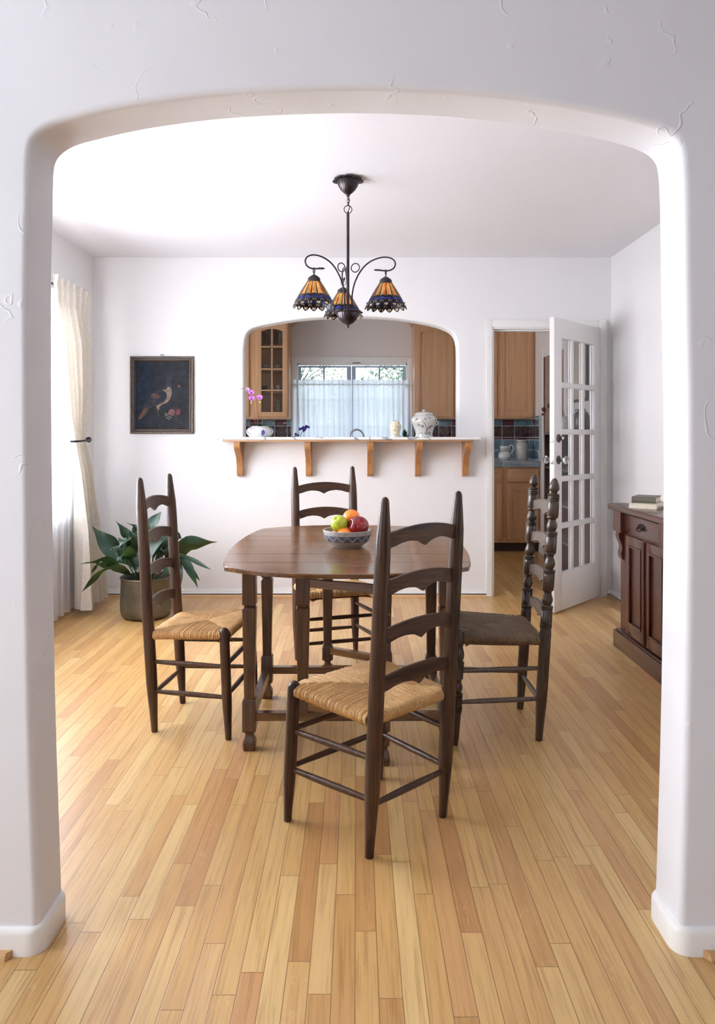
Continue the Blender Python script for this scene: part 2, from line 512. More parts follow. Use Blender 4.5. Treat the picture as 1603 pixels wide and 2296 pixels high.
# ------------------------------------------------------------------ shell
def arch_wall(mb, prof, x0, x1, z0, z1, yf, yb, r, m=None):
    P = [Vector((x, z)) for x, z in prof]; n = len(P)
    N = []
    for i in range(n):
        t = P[min(i+1, n-1)]-P[max(i-1, 0)]
        nn = Vector((-t.y, t.x)).normalized()
        if i in (0, n-1): nn = Vector((-1 if i == 0 else 1, 0))
        N.append(nn)
    secs = []
    K = 5
    for k in range(K+1):
        a = PI/2*k/K; secs.append((r*(1-math.sin(a)), yf+r*(1-math.cos(a))))
    for k in range(K+1):
        a = PI/2*k/K; secs.append((r*(1-math.cos(a)), yb-r+r*math.sin(a)))
    rings = [[Vector((p.x+q.x*o, y, p.y+q.y*o)) for p, q in zip(P, N)] for o, y in secs]
    V = [[mb.bm.verts.new(v) for v in ring] for ring in rings]
    for a, b in zip(V, V[1:]):
        for i in range(n-1): mb.bm.faces.new((a[i], a[i+1], b[i+1], b[i]))
    cx = (P[0].x+P[-1].x)/2; c = Vector((cx, z0))
    def proj(p):
        d = p-c
        ts = []
        if d.x < -1e-6: ts.append(((x0-cx)/d.x, 0))
        if d.x > 1e-6: ts.append(((x1-cx)/d.x, 2))
        if d.y > 1e-6: ts.append(((z1-z0)/d.y, 1))
        t, sd = min(ts)
        return c+d*t, sd
    for ring, y in ((V[0], yf), (V[-1], yb)):
        pr = []
        for i, v in enumerate(ring):
            q, sd = proj(Vector((v.co.x, max(v.co.z, z0))))
            pr.append((mb.bm.verts.new((q.x, y, q.y)), sd))
        for i in range(n-1):
            a, b = pr[i], pr[i+1]
            if a[1] == b[1]: mb.bm.faces.new((ring[i], a[0], b[0], ring[i+1]))
            else:
                cs = [(x0, z1)] if (a[1], b[1]) == (0, 1) else ([(x1, z1)] if (a[1], b[1]) == (1, 2) else [(x0, z1), (x1, z1)])
                mb.bm.faces.new([ring[i], a[0]]+[mb.bm.verts.new((u, y, w)) for u, w in cs]+[b[0], ring[i+1]])

def px_prof(tab, Y): return [((x-800)/1680*Y, 1.26+(975-y)/1680*Y) for x, y in tab]
def dense(prof, n=4): return [(p.x, p.y) for p in [Vector((q[0], q[1])) for q in smooth_path([(a, b, 0) for a, b in prof], n)]]

YN0, YN1 = 1.82, 1.975     # the near wall
near = [(-.772, 0), (-.776, .15), (-.79, .6), (-.798, 1.2), (-.800, 1.65)] + px_prof(
    [(121, 500), (122, 430), (124, 385), (131, 361), (146, 345), (170, 331), (210, 319), (300, 298), (400, 281.5), (500, 270), (620, 262), (780, 257.5), (900, 260), (1000, 265), (1100, 274.5), (1200, 288.5),
     (1300, 306), (1390, 327), (1430, 341), (1452, 353), (1466, 369), (1472, 392), (1475, 430), (1477, 500)], 1.97) + [(.796, 1.65), (.803, 1.2), (.797, .6), (.785, .15), (.780, 0)]
near = dense(near, 3)
mb = MB('plaster_living')
LX0, LX1, LY0 = -2.6, 3.0, -3.6
arch_wall(mb, near, LX0, LX1, 0, ZC, YN0, YN1, .018)
struct(mb, 'wall_near', smooth=50)

back = px_prof([(546, 975+12), (546, 900), (546, 800), (547, 772), (551, 752), (561, 739), (578, 732), (605, 726), (650, 718.5), (700, 713), (785, 709.5), (870, 712.5), (930, 720), (978, 730), (1005, 740), (1018, 751), (1024, 768), (1026, 795), (1026, 900), (1026, 987)], YB)
zs = 1.222
back[0] = (back[0][0], zs); back[-1] = (back[-1][0], zs)
back = dense(back, 3)
YK = YB+.14
mb = MB('plaster')
arch_wall(mb, back, -1.15, .98, zs, ZC, YB, YK, .02)
for b in ((-1.15, .98, 0, zs), (XL-.12, -1.15, 0, ZC), (.98, 1.055, 0, ZC), (1.055, 1.885, 2.10, ZC), (1.885, XR+.12, 0, ZC)):
    mb.box(b[0], b[1], YB, YK, b[2], b[3])
struct(mb, 'wall_back', smooth=50)

# dining side walls: window in the left one
WY0, WY1, WZ0, WZ1 = 2.62, 5.22, .72, 2.14
mb = MB('plaster')
mb.box(XL-.14, XL, YN1, WY0, 0, ZC); mb.box(XL-.14, XL, WY1, YB, 0, ZC)
mb.box(XL-.14, XL, WY0, WY1, 0, WZ0); mb.box(XL-.14, XL, WY0, WY1, WZ1, ZC)
struct(mb, 'wall_left', smooth=0)
struct(MB('plaster').box(XR, XR+.12, YN1, YB, 0, ZC), 'wall_right', smooth=0)
# kitchen walls
KY = 8.65
mb = MB('kitchen_paint')
KW = (-.69, .58, 1.02, 2.10)
for b in ((XL-.12, KW[0], 0, ZC), (KW[1], XR+.12, 0, ZC), (KW[0], KW[1], 0, KW[2]), (KW[0], KW[1], KW[3], ZC)):
    mb.box(b[0], b[1], KY, KY+.14, b[2], b[3])
struct(mb, 'wall_kitchen_far', smooth=0)
XKR = 1.97
struct(MB('kitchen_paint').box(XKR, XKR+.12, YK, KY, 0, ZC), 'wall_kitchen_right', smooth=0)
mb = MB('kitchen_paint')
KL = (6.45, 7.85, 1.0, 2.2)
mb.box(XL-.12, XL, YK, KL[0], 0, ZC); mb.box(XL-.12, XL, KL[1], KY, 0, ZC); mb.box(XL-.12, XL, KL[0], KL[1], 0, KL[2]); mb.box(XL-.12, XL, KL[0], KL[1], KL[3], ZC)
struct(mb, 'wall_kitchen_left', smooth=0)
# living room, where the camera stands
mb = MB('plaster_living')
LW = (-.15, 1.5, .55, 2.25)   # window in the living room's left wall
mb.box(LX0-.14, LX0, LY0, LW[0], 0, ZC); mb.box(LX0-.14, LX0, LW[1], YN0, 0, ZC)
mb.box(LX0-.14, LX0, LW[0], LW[1], 0, LW[2]); mb.box(LX0-.14, LX0, LW[0], LW[1], LW[3], ZC)
struct(mb, 'wall_living_left', smooth=0)
struct(MB('bounce_gray_blue').box(LX1, LX1+.14, LY0, YN0, 0, ZC), 'wall_living_right', smooth=0)
mb = MB('bounce_gray_blue')
BW = (-1.3, 1.5, .8, 2.1)
mb.box(LX0, BW[0], LY0-.14, LY0, 0, ZC); mb.box(BW[1], LX1, LY0-.14, LY0, 0, ZC)
mb.box(BW[0], BW[1], LY0-.14, LY0, 0, BW[2]); mb.box(BW[0], BW[1], LY0-.14, LY0, BW[3], ZC)
struct(mb, 'wall_living_rear', smooth=0)
struct(MB('floor').box(LX0-.14, LX1+.14, LY0-.14, KY+.14, -.08, 0), 'floor', smooth=0)
struct(MB('ceiling_plaster').box(LX0-.14, LX1+.14, LY0-.14, KY+.14, ZC, ZC+.1), 'ceiling', smooth=0)

# baseboards with a wooden shoe strip
def base_run(mb, p0, p1, nrm, h=.055, d=.013, shoe=True):
    """p0,p1 (x,y) along a wall, nrm unit (x,y) into the room"""
    p0 = Vector(p0); p1 = Vector(p1); nv = Vector(nrm)
    def ring(p, prof): return [(p.x+nv.x*o, p.y+nv.y*o, z) for o, z in prof]
    prof = [(0, 0), (d, 0), (d, h-.008), (d-.003, h-.002), (d-.008, h), (0, h)]
    mb.loft([ring(p0, prof), ring(p1, prof)], 'trim_white')
    if shoe:
        q = [(d, 0), (d+.014, 0), (d+.013, .007), (d+.008, .013), (d, .016)]
        mb.loft([ring(p0, q), ring(p1, q)], 'round_wood')
mb = MB('trim_white', 'round_wood'); base_run(mb, (XL, YB), (1.008, YB), (0, -1)); base_run(mb, (1.952, YB), (XR, YB), (0, -1)); struct(mb, 'baseboard_back')
mb = MB('trim_white', 'round_wood'); base_run(mb, (XL, YN1), (XL, YB), (1, 0)); struct(mb, 'baseboard_left')
mb = MB('trim_white', 'round_wood'); base_run(mb, (XR, YN1), (XR, YB), (-1, 0)); struct(mb, 'baseboard_right')
mb = MB('trim_white'); base_run(mb, (XKR, YK), (XKR, 6.98), (-1, 0), shoe=False); base_run(mb, (XKR, 7.88), (XKR, 8.07), (-1, 0), .09, shoe=False); struct(mb, 'baseboard_kitchen')
# the baseboard that wraps round both arch jambs
def jamb_base(sx, xj, name):
    mb = MB('trim_white')
    d = .013; r = .03
    path = [(xj+1.8*sx, YN0)]
    path.append((xj+r*sx, YN0))
    for k in range(1, 6):
        a = PI/2*k/5; path.append((xj+r*sx-r*sx*math.sin(a), YN0+r-r*math.cos(a)))
    for k in range(0, 6):
        a = PI/2*k/5; path.append((xj+r*sx-r*sx*math.cos(a), YN1-r+r*math.sin(a)))
    path.append((xj+1.18*sx, YN1))
    P = [Vector(p) for p in path]; rings = []
    for i, p in enumerate(P):
        t = (P[min(i+1, len(P)-1)]-P[max(i-1, 0)]).normalized()
        nv = Vector((-t.y, t.x))*(-1 if sx > 0 else 1)*(-1)
        mid = Vector((xj+.3*sx, (YN0+YN1)/2))
        if nv.dot(p-mid) < 0: nv = -nv
        if abs(p.y-YN0) < 1e-6: nv = Vector((0, -1))
        if abs(p.y-YN1) < 1e-6 and i > 8: nv = Vector((0, 1))
        h = .066
        rings.append([(p.x+nv.x*o, p.y+nv.y*o, z) for o, z in ((-.006, 0), (d, 0), (d, h-.014), (d-.003, h-.006), (d-.009, h), (-.006, h+.001))])
    mb.loft(rings)
    struct(mb, name)
jamb_base(-1, -.772, 'baseboard_near_left')
jamb_base(1, .780, 'baseboard_near_right')
def shoe(x0, x1, cut, name):
    mb = MB('round_wood'); d = YN0-.013
    q = [(0, 0), (-.018, 0), (-.017, .008), (-.010, .016), (0, .018)]
    mb.loft([[(x0, d+o, z) for o, z in q], [(x1+cut*(.012 if o < -.001 else 0), d+o, z) for o, z in q]])
    struct(mb, name)
shoe(-2.57, -.83, -1, 'trim_8'); shoe(2.58, .835, 1, 'trim_9')

# door casing (white) round the kitchen doorway
mb = MB('trim_white')
y0 = YB-.014
mb.box(1.008, 1.055, y0, YB, 0, 2.155, bev=.003); mb.box(1.885, 1.950, y0, YB, 0, 2.155, bev=.003); mb.box(1.055, 1.885, y0+.001, YB, 2.10, 2.154, bev=.003)
mb.box(1.055, 1.068, YB-.004, YK+.004, 0, 2.10, bev=.002); mb.box(1.872, 1.885, YB-.004, YK+.004, 0, 2.10, bev=.002); mb.box(1.068, 1.872, YB-.004, YK+.004, 2.087, 2.10, bev=.002)
mb.box(1.068, 1.080, YB+.045, YB+.085, 0, 2.087); mb.box(1.080, 1.860, YB+.045, YB+.085, 2.075, 2.087)
mb.box(1.05, 1.0555, YB+.01, YB+.035, .96, 1.05, 'pewter')
struct(mb, 'trim_1')

# the glazed door, open into the dining room
W = .765; H = 2.075; T = .036
hinge = (1.866, YB-.008)
ang = math.atan2(5.29-hinge[1], 1.372-hinge[0])
door = thing('door_1', (hinge[0], hinge[1], .012), 'white fifteen pane glazed door standing open into the dining room', 'door', rot=ang, kind='structure')
# local +x runs from the hinge to the free edge; the face towards the camera is +y or -y
def add_door():
    mb = MB('white_door')
    sl, sr, top, bot = .112, .115, .135, .262
    mb.box(0, sl, 0, T, 0, H, bev=.002); mb.box(W-sr, W, 0, T, 0, H, bev=.002)
    mb.box(sl, W-sr, 0, T, H-top, H, bev=.0); mb.box(sl, W-sr, 0, T, 0, bot, bev=.0)
    gw = W-sl-sr; gh = H-top-bot; mu = .026
    for i in (1, 2):
        c = sl+gw*i/3; mb.box(c-mu/2, c+mu/2, .003, T-.003, bot, H-top, bev=.003)
    for i in range(1, 5):
        c = bot+gh*i/5; mb.box(sl, W-sr, .002, T-.002, c-mu/2, c+mu/2, bev=.003)
    for i in range(3):        # glazing beads
        for j in range(5):
            a, b = sl+gw*i/3, sl+gw*(i+1)/3; c, d = bot+gh*j/5, bot+gh*(j+1)/5
            a += mu/2 if i else 0; b -= mu/2 if i < 2 else 0; c += mu/2 if j else 0; d -= mu/2 if j < 4 else 0
            g = .006
            for y in (.006, T-.012):
                mb.box(a, a+g, y, y+.006, c, d); mb.box(b-g, b, y, y+.006, c, d); mb.box(a, b, y, y+.006, c, c+g); mb.box(a, b, y, y+.006, d-g, d)
    mb.build('door_leaf', door)
    for i in range(3):
        for j in range(5):
            a, b = sl+gw*i/3, sl+gw*(i+1)/3; c, d = bot+gh*j/5, bot+gh*(j+1)/5
            MB('pane_glass').box(a, b, T/2-.0015, T/2+.0015, c, d).build('pane', door, smooth=0)
    kx = W-.062
    kz = 1.083-.012; dz = 1.235-.012
    for sgn, y in ((1, T), (-1, 0)):
        ax = (0, sgn, 0)
        k = MB('pewter'); k.lathe([(.001, 0), (.031, 0), (.031, .004), (.026, .007), (.016, .009), (.011, .02), (.011, .034), (.0, .034)], (kx, y, kz), 24, 'pewter', ax)
        kn = k.build('knob_rose', door)
        g = MB('solid_glass'); g.lathe([(.001, .034), (.012, .034), (.017, .042), (.027, .05), (.030, .058), (.027, .068), (.018, .074), (.006, .076), (.001, .075)], (kx, y, kz), 10, None, ax)
        g.build('door_knob', door, smooth=15, label='faceted clear glass knob')
        d_ = MB('pewter'); d_.lathe([(.001, 0), (.030, 0), (.030, .006), (.024, .012), (.013, .014), (.011, .024), (.001, .025)], (kx, y, dz), 24, 'pewter', ax)
        if sgn == FACE: d_.box(kx-.005, kx+.005, y+sgn*.034-.012, y+sgn*.034+.012, dz-.014, dz+.014, bev=.003)
        d_.build('deadbolt', door)
    e = MB('steel', 'pewter')
    for z in (kz, dz):
        e.box(W-.0005, W+.0015, T/2-.012, T/2+.012, z-.028, z+.028, 'steel', bev=.0006)
        e.box(W+.001, W+.006, T/2-.005, T/2+.005, z-.012, z+.008, 'chrome')
    e.build('latch_plate', door)
    for z in (.20, 1.80):
        hg = MB('trim_white')
        hg.lathe([(.001, -.045), (.006, -.045), (.006, .045), (.001, .045)], (-.006, T/2, z), 12)
        hg.box(-.006, .028, T*.5-.002 + (T/2 if FACE > 0 else -T/2), T*.5+.002 + (T/2 if FACE > 0 else -T/2), z-.045, z+.045)
        hg.build('hinge', door)
FACE = 1
add_door()

# ------------------------------------------------------------------ windows
def win_sash(name, axis, u0, u1, z0, z1, t0, t1, cols, rows, matn='trim_white', fr=.045, mu=.02):
    """sash window in a wall; axis 'y': wall runs along y (u=y, t=x); 'x': wall runs along x"""
    w = thing(name, (0, 0, 0), kind='structure')
    def bx(mb, a, b, c, d, e, f, m=None):
        if axis == 'y': mb.box(e, f, a, b, c, d, m, bev=.0015)
        else: mb.box(a, b, e, f, c, d, m, bev=.0015)
    mb = MB(matn)
    bx(mb, u0, u0+fr, z0, z1, t0, t1); bx(mb, u1-fr, u1, z0, z1, t0, t1)
    bx(mb, u0+fr, u1-fr, z0, z0+fr, t0, t1); bx(mb, u0+fr, u1-fr, z1-fr, z1, t0, t1)
    for i in range(1, cols):
        c = u0+fr+(u1-u0-2*fr)*i/cols; bx(mb, c-mu/2, c+mu/2, z0+fr, z1-fr, t0+.005, t1-.005)
    for i in range(1, rows):
        c = z0+fr+(z1-z0-2*fr)*i/rows; bx(mb, u0+fr, u1-fr, c-mu/2, c+mu/2, t0+.006, t1-.006)
    mb.build('window_frame', w)
    g = MB('pane_glass'); tm = (t0+t1)/2
    bx(g, u0+fr, u1-fr, z0+fr, z1-fr, tm-.0015, tm+.0015); g.build('window_glass', w, smooth=0)
    return w
win_sash('window_1', 'y', WY0, WY1, WZ0, WZ1, XL-.10, XL-.06, 4, 2)
win_sash('window_3', 'y', LW[0], LW[1], LW[2], LW[3], LX0-.10, LX0-.06, 3, 3)
win_sash('added_window_4', 'x', BW[0], BW[1], BW[2], BW[3], LY0-.10, LY0-.06, 4, 2)  # unseen rear window, added for a weak blue fill
win_sash('added_window_5', 'y', KL[0], KL[1], KL[2], KL[3], XL-.10, XL-.06, 2, 2)  # unseen side window, added to brighten the kitchen
# kitchen window: two casements with a thick meeting stile
w2 = thing('window_2', (0, 0, 0), kind='structure')
mb = MB('sash_blue'); a, b = KY+.05, KY+.09
z0, z1 = KW[2]+.005, 2.062
def kx_(px): return (px-800)/192.6
mb.box(KW[0], kx_(675), a, b, z0, z1, bev=.002); mb.box(kx_(903), KW[1], a, b, z0, z1, bev=.002)
mb.box(kx_(777.5), kx_(787.5), a, b, z0, z1, bev=.002); mb.box(kx_(788.5), kx_(797.5), a, b, z0, z1, bev=.002)
for u, v in ((675, 777.5), (797.5, 903)):
    mb.box(kx_(u), kx_(v), a, b, z1-.02, z1, bev=.002); mb.box(kx_(u), kx_(v), a, b, z0, z0+.05, bev=.002)
    c = (kx_(u)+kx_(v))/2
    mb.box(c-.01, c+.01, a+.004, b-.004, z0+.05, z1-.02); mb.box(kx_(u), kx_(v), a+.005, b-.005, 1.655, 1.675)
    mb.box(kx_(u), kx_(v), a+.005, b-.005, 1.34, 1.36)
mb.build('window_frame', w2)
MB('pane_glass').box(KW[0]+.03, KW[1]-.03, KY+.069, KY+.071, z0+.03, z1-.01).build('window_glass', w2, smooth=0)
mb = MB('trim_white')
mb.box(KW[0]-.062, KW[0], KY-.016, KY, .99, 2.15, bev=.003); mb.box(KW[1], KW[1]+.058, KY-.016, KY, .99, 2.15, bev=.003)
mb.box(KW[0], KW[1], KY-.015, KY, 2.085, 2.149, bev=.003); mb.box(KW[0]-.062, KW[1]+.058, KY-.022, KY, 2.142, 2.156, bev=.003)
mb.box(KW[0], KW[0]+.012, KY, KY+.06, 1.02, 2.1); mb.box(KW[1]-.012, KW[1], KY, KY+.06, 1.02, 2.1); mb.box(KW[0], KW[1], KY, KY+.06, 2.066, 2.1)
mb.box(KW[0], KW[1], KY-.03, KY+.06, 1.0, 1.025, bev=.003)
mb.build('window_casing', w2)
MB('pewter').box(-.05, .04, KY-.022, KY-.014, 2.083, 2.092, bev=.002).build('window_latch', w2)
# ------------------------------------------------------------------ chairs
def seat_mesh(wb, wf, d, zr, zf, mat, seed=1):
    r_ = random.Random(seed)
    mb = MB(mat, 'rush_under')
    A = Vector((-wb/2, -d/2-.018)); B = Vector((wb/2, -d/2-.018)); Cc = Vector((wf/2, d/2)); D = Vector((-wf/2, d/2))
    C0 = Vector((0, .01))
    def zt(y): return lerp(zr, zf, (y+d/2)/d)
    for a, b in ((A, B), (B, Cc), (Cc, D), (D, A)):
        e = (b-a); ln = e.length; e = e/ln
        nin = Vector((-e.y, e.x))
        if nin.dot(C0-a) < 0: nin = -nin
        H = nin.dot(C0-a); tc = e.dot(C0-a)/ln
        ns = int(ln*.97/.0056); per = 4
        s0 = .015; R = .0165
        cols = []
        for i in range(ns*per+1):
            t = s0+(1-2*s0)*i/(ns*per)
            k = i//per
            rr = random.Random(seed*1000+k*7+int(abs(a.x*1000)))
            amp = .0026*(.75+.5*rr.random()); lift = rr.uniform(-.0012, .0014)
            ph = (i % per)/per
            ridge = amp*math.sin(PI*ph)**.8 if ph > 0 else 0
            L = H*max(0.0, min(t/tc, (1-t)/(1-tc)))
            base = a+e*(t*ln)
            path = [(.035, -R*.9), (.012, -R*1.05)]
            for q in range(7):
                an = -PI/2-PI*q/6
                path.append((R*.95*math.cos(an), R*math.sin(an)))
            n_in = 9
            Lt = max(L, .002)
            for q in range(1, n_in+1):
                u = Lt*q/n_in
                path.append((u, R+.004*math.sin(PI*min(1, u/max(H, .01)))-.003*(q == n_in)))
            col = []
            for q, (u, h) in enumerate(path):
                # ridge pushes outwards from the roll centre
                if q < 2: du, dh = 0, -1
                elif q < 9:
                    an = -PI/2-PI*(q-2)/6; du, dh = math.cos(an), math.sin(an)
                else: du, dh = 0, 1
                uu = u; 
                if q < 2: uu = min(u, Lt)
                o = ridge+lift*(1 if q > 2 else 0)
                sk = e*(rr.uniform(-.001, .001))
                p = base+nin*(uu+du*o)+sk
                col.append(Vector((p.x, p.y, zt(p.y)-R+h+dh*o)))
            cols.append(col)
        V = [[mb.bm.verts.new(p) for p in c] for c in cols]
        for c0, c1 in zip(V, V[1:]):
            for q in range(len(c0)-1):
                f = mb.bm.faces.new((c0[q], c0[q+1], c1[q+1], c1[q]))
                f.material_index = 1 if q < 1 else 0
        # underside of the weave
        mb.face([(*(a+nin*.035), zr-2*R), (*(b+nin*.035), zr-2*R), (C0.x, C0.y, zr-.036)], 'rush_under')
    return mb

def slat_mb(w, d, z0, lean, hh, bow=.034, mat='dark_x', th=.011, ht=.045):
    mb = MB(mat)
    n = 28; rings = []
    lowtab = [(0, .0), (.05, .003), (.12, .010), (.25, .016), (.45, .019), (.65, .0145), (.82, .006), (1, 0)]
    for i in range(n+1):
        s = -1+2*i/n; x = s*w/2
        top = z0+.021*(1-s*s)
        bot = z0-ht+interp([(a, b) for a, b in lowtab], abs(s))+(-.001 if abs(s) < .05 else 0)
        def y(z): return -d/2-lean*z/hh-bow*(1-s*s)
        rings.append([(x, y(bot)-th/2, bot), (x, y(bot)+th/2, bot), (x, y(top)+th/2, top-.002), (x, y(top)+th/4, top), (x, y(top)-th/4, top), (x, y(top)-th/2, top-.002)])
    mb.loft(rings)
    return mb

def post_pts(x, d, lean, hh, prof):
    """profile (z, r) on a leaning axis"""
    rings = []
    n = 20
    for z, r in prof:
        y = -d/2-lean*z/hh
        rings.append([(x+r*math.cos(2*PI*k/n), y+r*math.sin(2*PI*k/n), z) for k in range(n)])
    return rings

PLAIN_BACK = [(0, .0125), (.004, .0138), (.06, .0158), (.15, .021), (.20, .0235), (.30, .0243), (.9, .0238), (.955, .0225), (1.0, .0185), (1.04, .0148), (1.062, .013), (1.072, .0105), (1.077, .006), (1.079, .001)]
PLAIN_FRONT = [(0, .0118), (.004, .013), (.06, .0155), (.13, .0195), (.18, .0208), (.36, .0208), (.435, .0206), (.447, .0188), (.455, .013), (.459, .007), (.460, .001)]
def turned_back():
    P = [(0, .0135), (.004, .0148), (.06, .017), (.16, .0225), (.22, .0235), (.44, .0238)]
    def rings3(z0, z1):
        o = []; n = 3; h = (z1-z0)/n
        for i in range(n):
            a = z0+h*i
            o += [(a, .0215), (a+h*.25, .0245), (a+h*.75, .0245), (a+h*.98, .0215)]
        return o
    P += rings3(.462, .484)+[(.486, .0235), (.54, .0235)]
    for zb in (.541, .690, .842):
        # rings, short drum, ring, vase narrow at its top
        pass
    seq = [(.541, .556, .620), (.688, .704, .772), (.843, .861, .920)]
    P = P[:-1]+[(.538, .0235)]
    for i, (r0, r1, v1) in enumerate(seq):
        P += rings3(r0, r1)
        P += [(r1+.004, .016), (r1+.012, .0205), (r1+.024, .0225), (r1+.036, .0195), (r1+.05, .0145), (v1-.006, .0165), (v1, .0235), (v1+.004, .0235), (v1+.005, .0215), (v1+.008, .0235)]
        nxt = seq[i+1][0] if i < 2 else .982
        P += [(nxt-.003, .0235)]
    P += rings3(.984, 1.008)
    P += [(1.010, .023), (1.014, .024), (1.018, .018), (1.021, .013), (1.025, .0135), (1.030, .0185), (1.038, .0212), (1.050, .0208), (1.062, .0175), (1.072, .0125), (1.079, .007), (1.082, .001)]
    return P
def turned_front():
    P = [(0, .0125), (.006, .0135), (.07, .0165), (.12, .0185), (.138, .0215)]
    def rings3(z0, z1):
        o = []; h = (z1-z0)/3
        for i in range(3):
            a = z0+h*i; o += [(a, .0195), (a+h*.25, .0225), (a+h*.75, .0225), (a+h*.98, .0195)]
        return o
    P += rings3(.139, .155)+[(.157, .0212), (.19, .0212)]+rings3(.191, .209)
    P += [(.213, .015), (.222, .019), (.232, .0205), (.243, .0175), (.256, .014), (.266, .018), (.269, .0215), (.273, .0205), (.312, .0212)]
    P += rings3(.314, .336)
    P += [(.340, .016), (.352, .0205), (.366, .0215), (.382, .018), (.398, .0145), (.408, .018), (.412, .0222), (.418, .0215), (.456, .0215), (.464, .019), (.468, .012), (.4695, .001)]
    return P

def make_chair(name, wb, wf, d, lean, bp, fp, mats, seatmat, slat_z, bow, seed):
    hh = 1.078
    t = thing(name, (0, 0, 0))
    mz, mx = mats
    for s in (-1, 1):
        MB(mz).loft(post_pts(s*wb/2, d, lean, hh, bp)).build('back_post', t)
    for s in (-1, 1):
        mb = MB(mz)
        n = 20; rings = []
        for z, r in fp:
            x = s*(wf/2-.010*z/.46); y = d/2-.022*z/.46
            rings.append([(x+r*math.cos(2*PI*k/n), y+r*math.sin(2*PI*k/n), z) for k in range(n)])
        mb.loft(rings); mb.build('front_leg', t)
    for z in slat_z: slat_mb(wb-.02, d, z, lean, hh, bow, mx).build('slat', t)
    def fpt(s, z): return Vector((s*(wf/2-.010*z/.46), d/2-.022*z/.46, z))
    def bpt(s, z): return Vector((s*wb/2, -d/2-lean*z/hh, z))
    def rung(a, b):
        v = b-a; L = v.length; u = v/L
        pts = [a+u*(L*k/10) for k in range(11)]
        rr = [.0078, .0088, .0096, .0104, .0108, .011, .0108, .0104, .0096, .0088, .0078]
        MB(mx).tube(pts, rr, 12).build('rung', t)
    for z in (.178, .302):
        rung(fpt(-1, z), fpt(1, z))
    for z in (.172, .298):
        for s in (-1, 1): rung(bpt(s, z), fpt(s, z))
    rung(bpt(-1, .158), bpt(1, .158))
    seat_mesh(wb+.002, wf-.02, d-.022, .428, .445, seatmat, seed).build('seat', t, smooth=70, doubles=False)
    return t
ch = make_chair('ladder_back_chair', .342, .428, .335, .066, PLAIN_BACK, PLAIN_FRONT, ('dark_z', 'dark_x'), 'rush', (.968, .826, .681, .537), .013, 3)
def put(t, x, y, a, label, cat='chair'):
    t.location = (x, y, 0); t.rotation_euler = (0, 0, a); t['label'] = label; t['category'] = cat; t['group'] = 'rush-seated ladder-back chairs round the table'
put(ch, .044, 2.475, math.radians(43.9), 'dark ladder-back chair with rush seat in the foreground, its back to the camera')
c2 = copy_tree(ch); put(c2, -.672, 3.332, math.radians(-96.8), 'dark ladder-back chair with pale rush seat standing side-on in front of the potted plant')
c3 = copy_tree(ch); put(c3, -.120, 4.085, math.radians(-162.7), 'dark ladder-back chair behind the table, seen between the fruit bowl and the wall shelf')
tc = make_chair('turned_chair', .355, .448, .352, .066, turned_back(), turned_front(), ('dark_gray_z', 'dark_gray_x'), 'rush_shaded', (.958, .815, .665, .518), .014, 5)
put(tc, .575, 3.27, PI/2, 'greyish brown chair with turned posts and rush seat darkened as in shade, beside the glazed door')

# ------------------------------------------------------------------ gateleg table
TX, TY, TZ = -.0375, 3.30, .778
tb = thing('gateleg_table', (TX, TY, 0), 'brown oak drop-leaf gateleg table with bowed edges in the middle of the room', 'table')
half = [(0, -0.712), (0.1, -0.707), (0.2, -0.69), (0.3, -0.657), (0.375, -0.615), (0.447, -0.56), (0.47, -0.45), (0.486, -0.32), (0.496, -0.18), (0.5, -0.06), (0.5, 0.06), (0.496, 0.18), (0.486, 0.32), (0.47, 0.45), (0.447, 0.56), (0.375, 0.615), (0.3, 0.657), (0.2, 0.69), (0.1, 0.707), (0, 0.712)]
def right_x(y):
    # widest x of the outline at this y
    best = 0
    for (x0, y0), (x1, y1) in zip(half, half[1:]):
        if y0 <= y <= y1 and y1 > y0: best = max(best, lerp(x0, x1, (y-y0)/(y1-y0)))
    return best
def plank_section(name, ya, yb, cuts):
    mb = MB('table_x')
    ys = [ya]+cuts+[yb]
    for a, b in zip(ys, ys[1:]):
        a2, b2 = a+.0015, b-.0015
        samp = sorted(set([a2, b2]+[y for x, y in half if a2 < y < b2]+[a2+(b2-a2)*k/6 for k in range(7)]))
        R = [(right_x(y), y) for y in samp]
        poly = R+[(-x, y) for x, y in reversed(R)]
        poly = [p for i, p in enumerate(poly) if i == 0 or (abs(p[0]-poly[i-1][0])+abs(p[1]-poly[i-1][1])) > 1e-4]
        k0 = .988
        def sc(p, k): return (p[0]*k, min(max(p[1]*k, a2), b2))
        mb.loft([[(*sc(p, .994), TZ-.0175) for p in poly], [(*sc(p, 1), TZ-.0155) for p in poly], [(*sc(p, 1), TZ-.0025) for p in poly], [(*sc(p, .9955), TZ) for p in poly]])
    return mb.build(name, tb, smooth=30, doubles=False)
plank_section('tabletop', -.267, .267, [-.074, .11])
plank_section('table_leaf', -.711, -.268, [-.468])
plank_section('table_leaf', .268, .711, [.47])

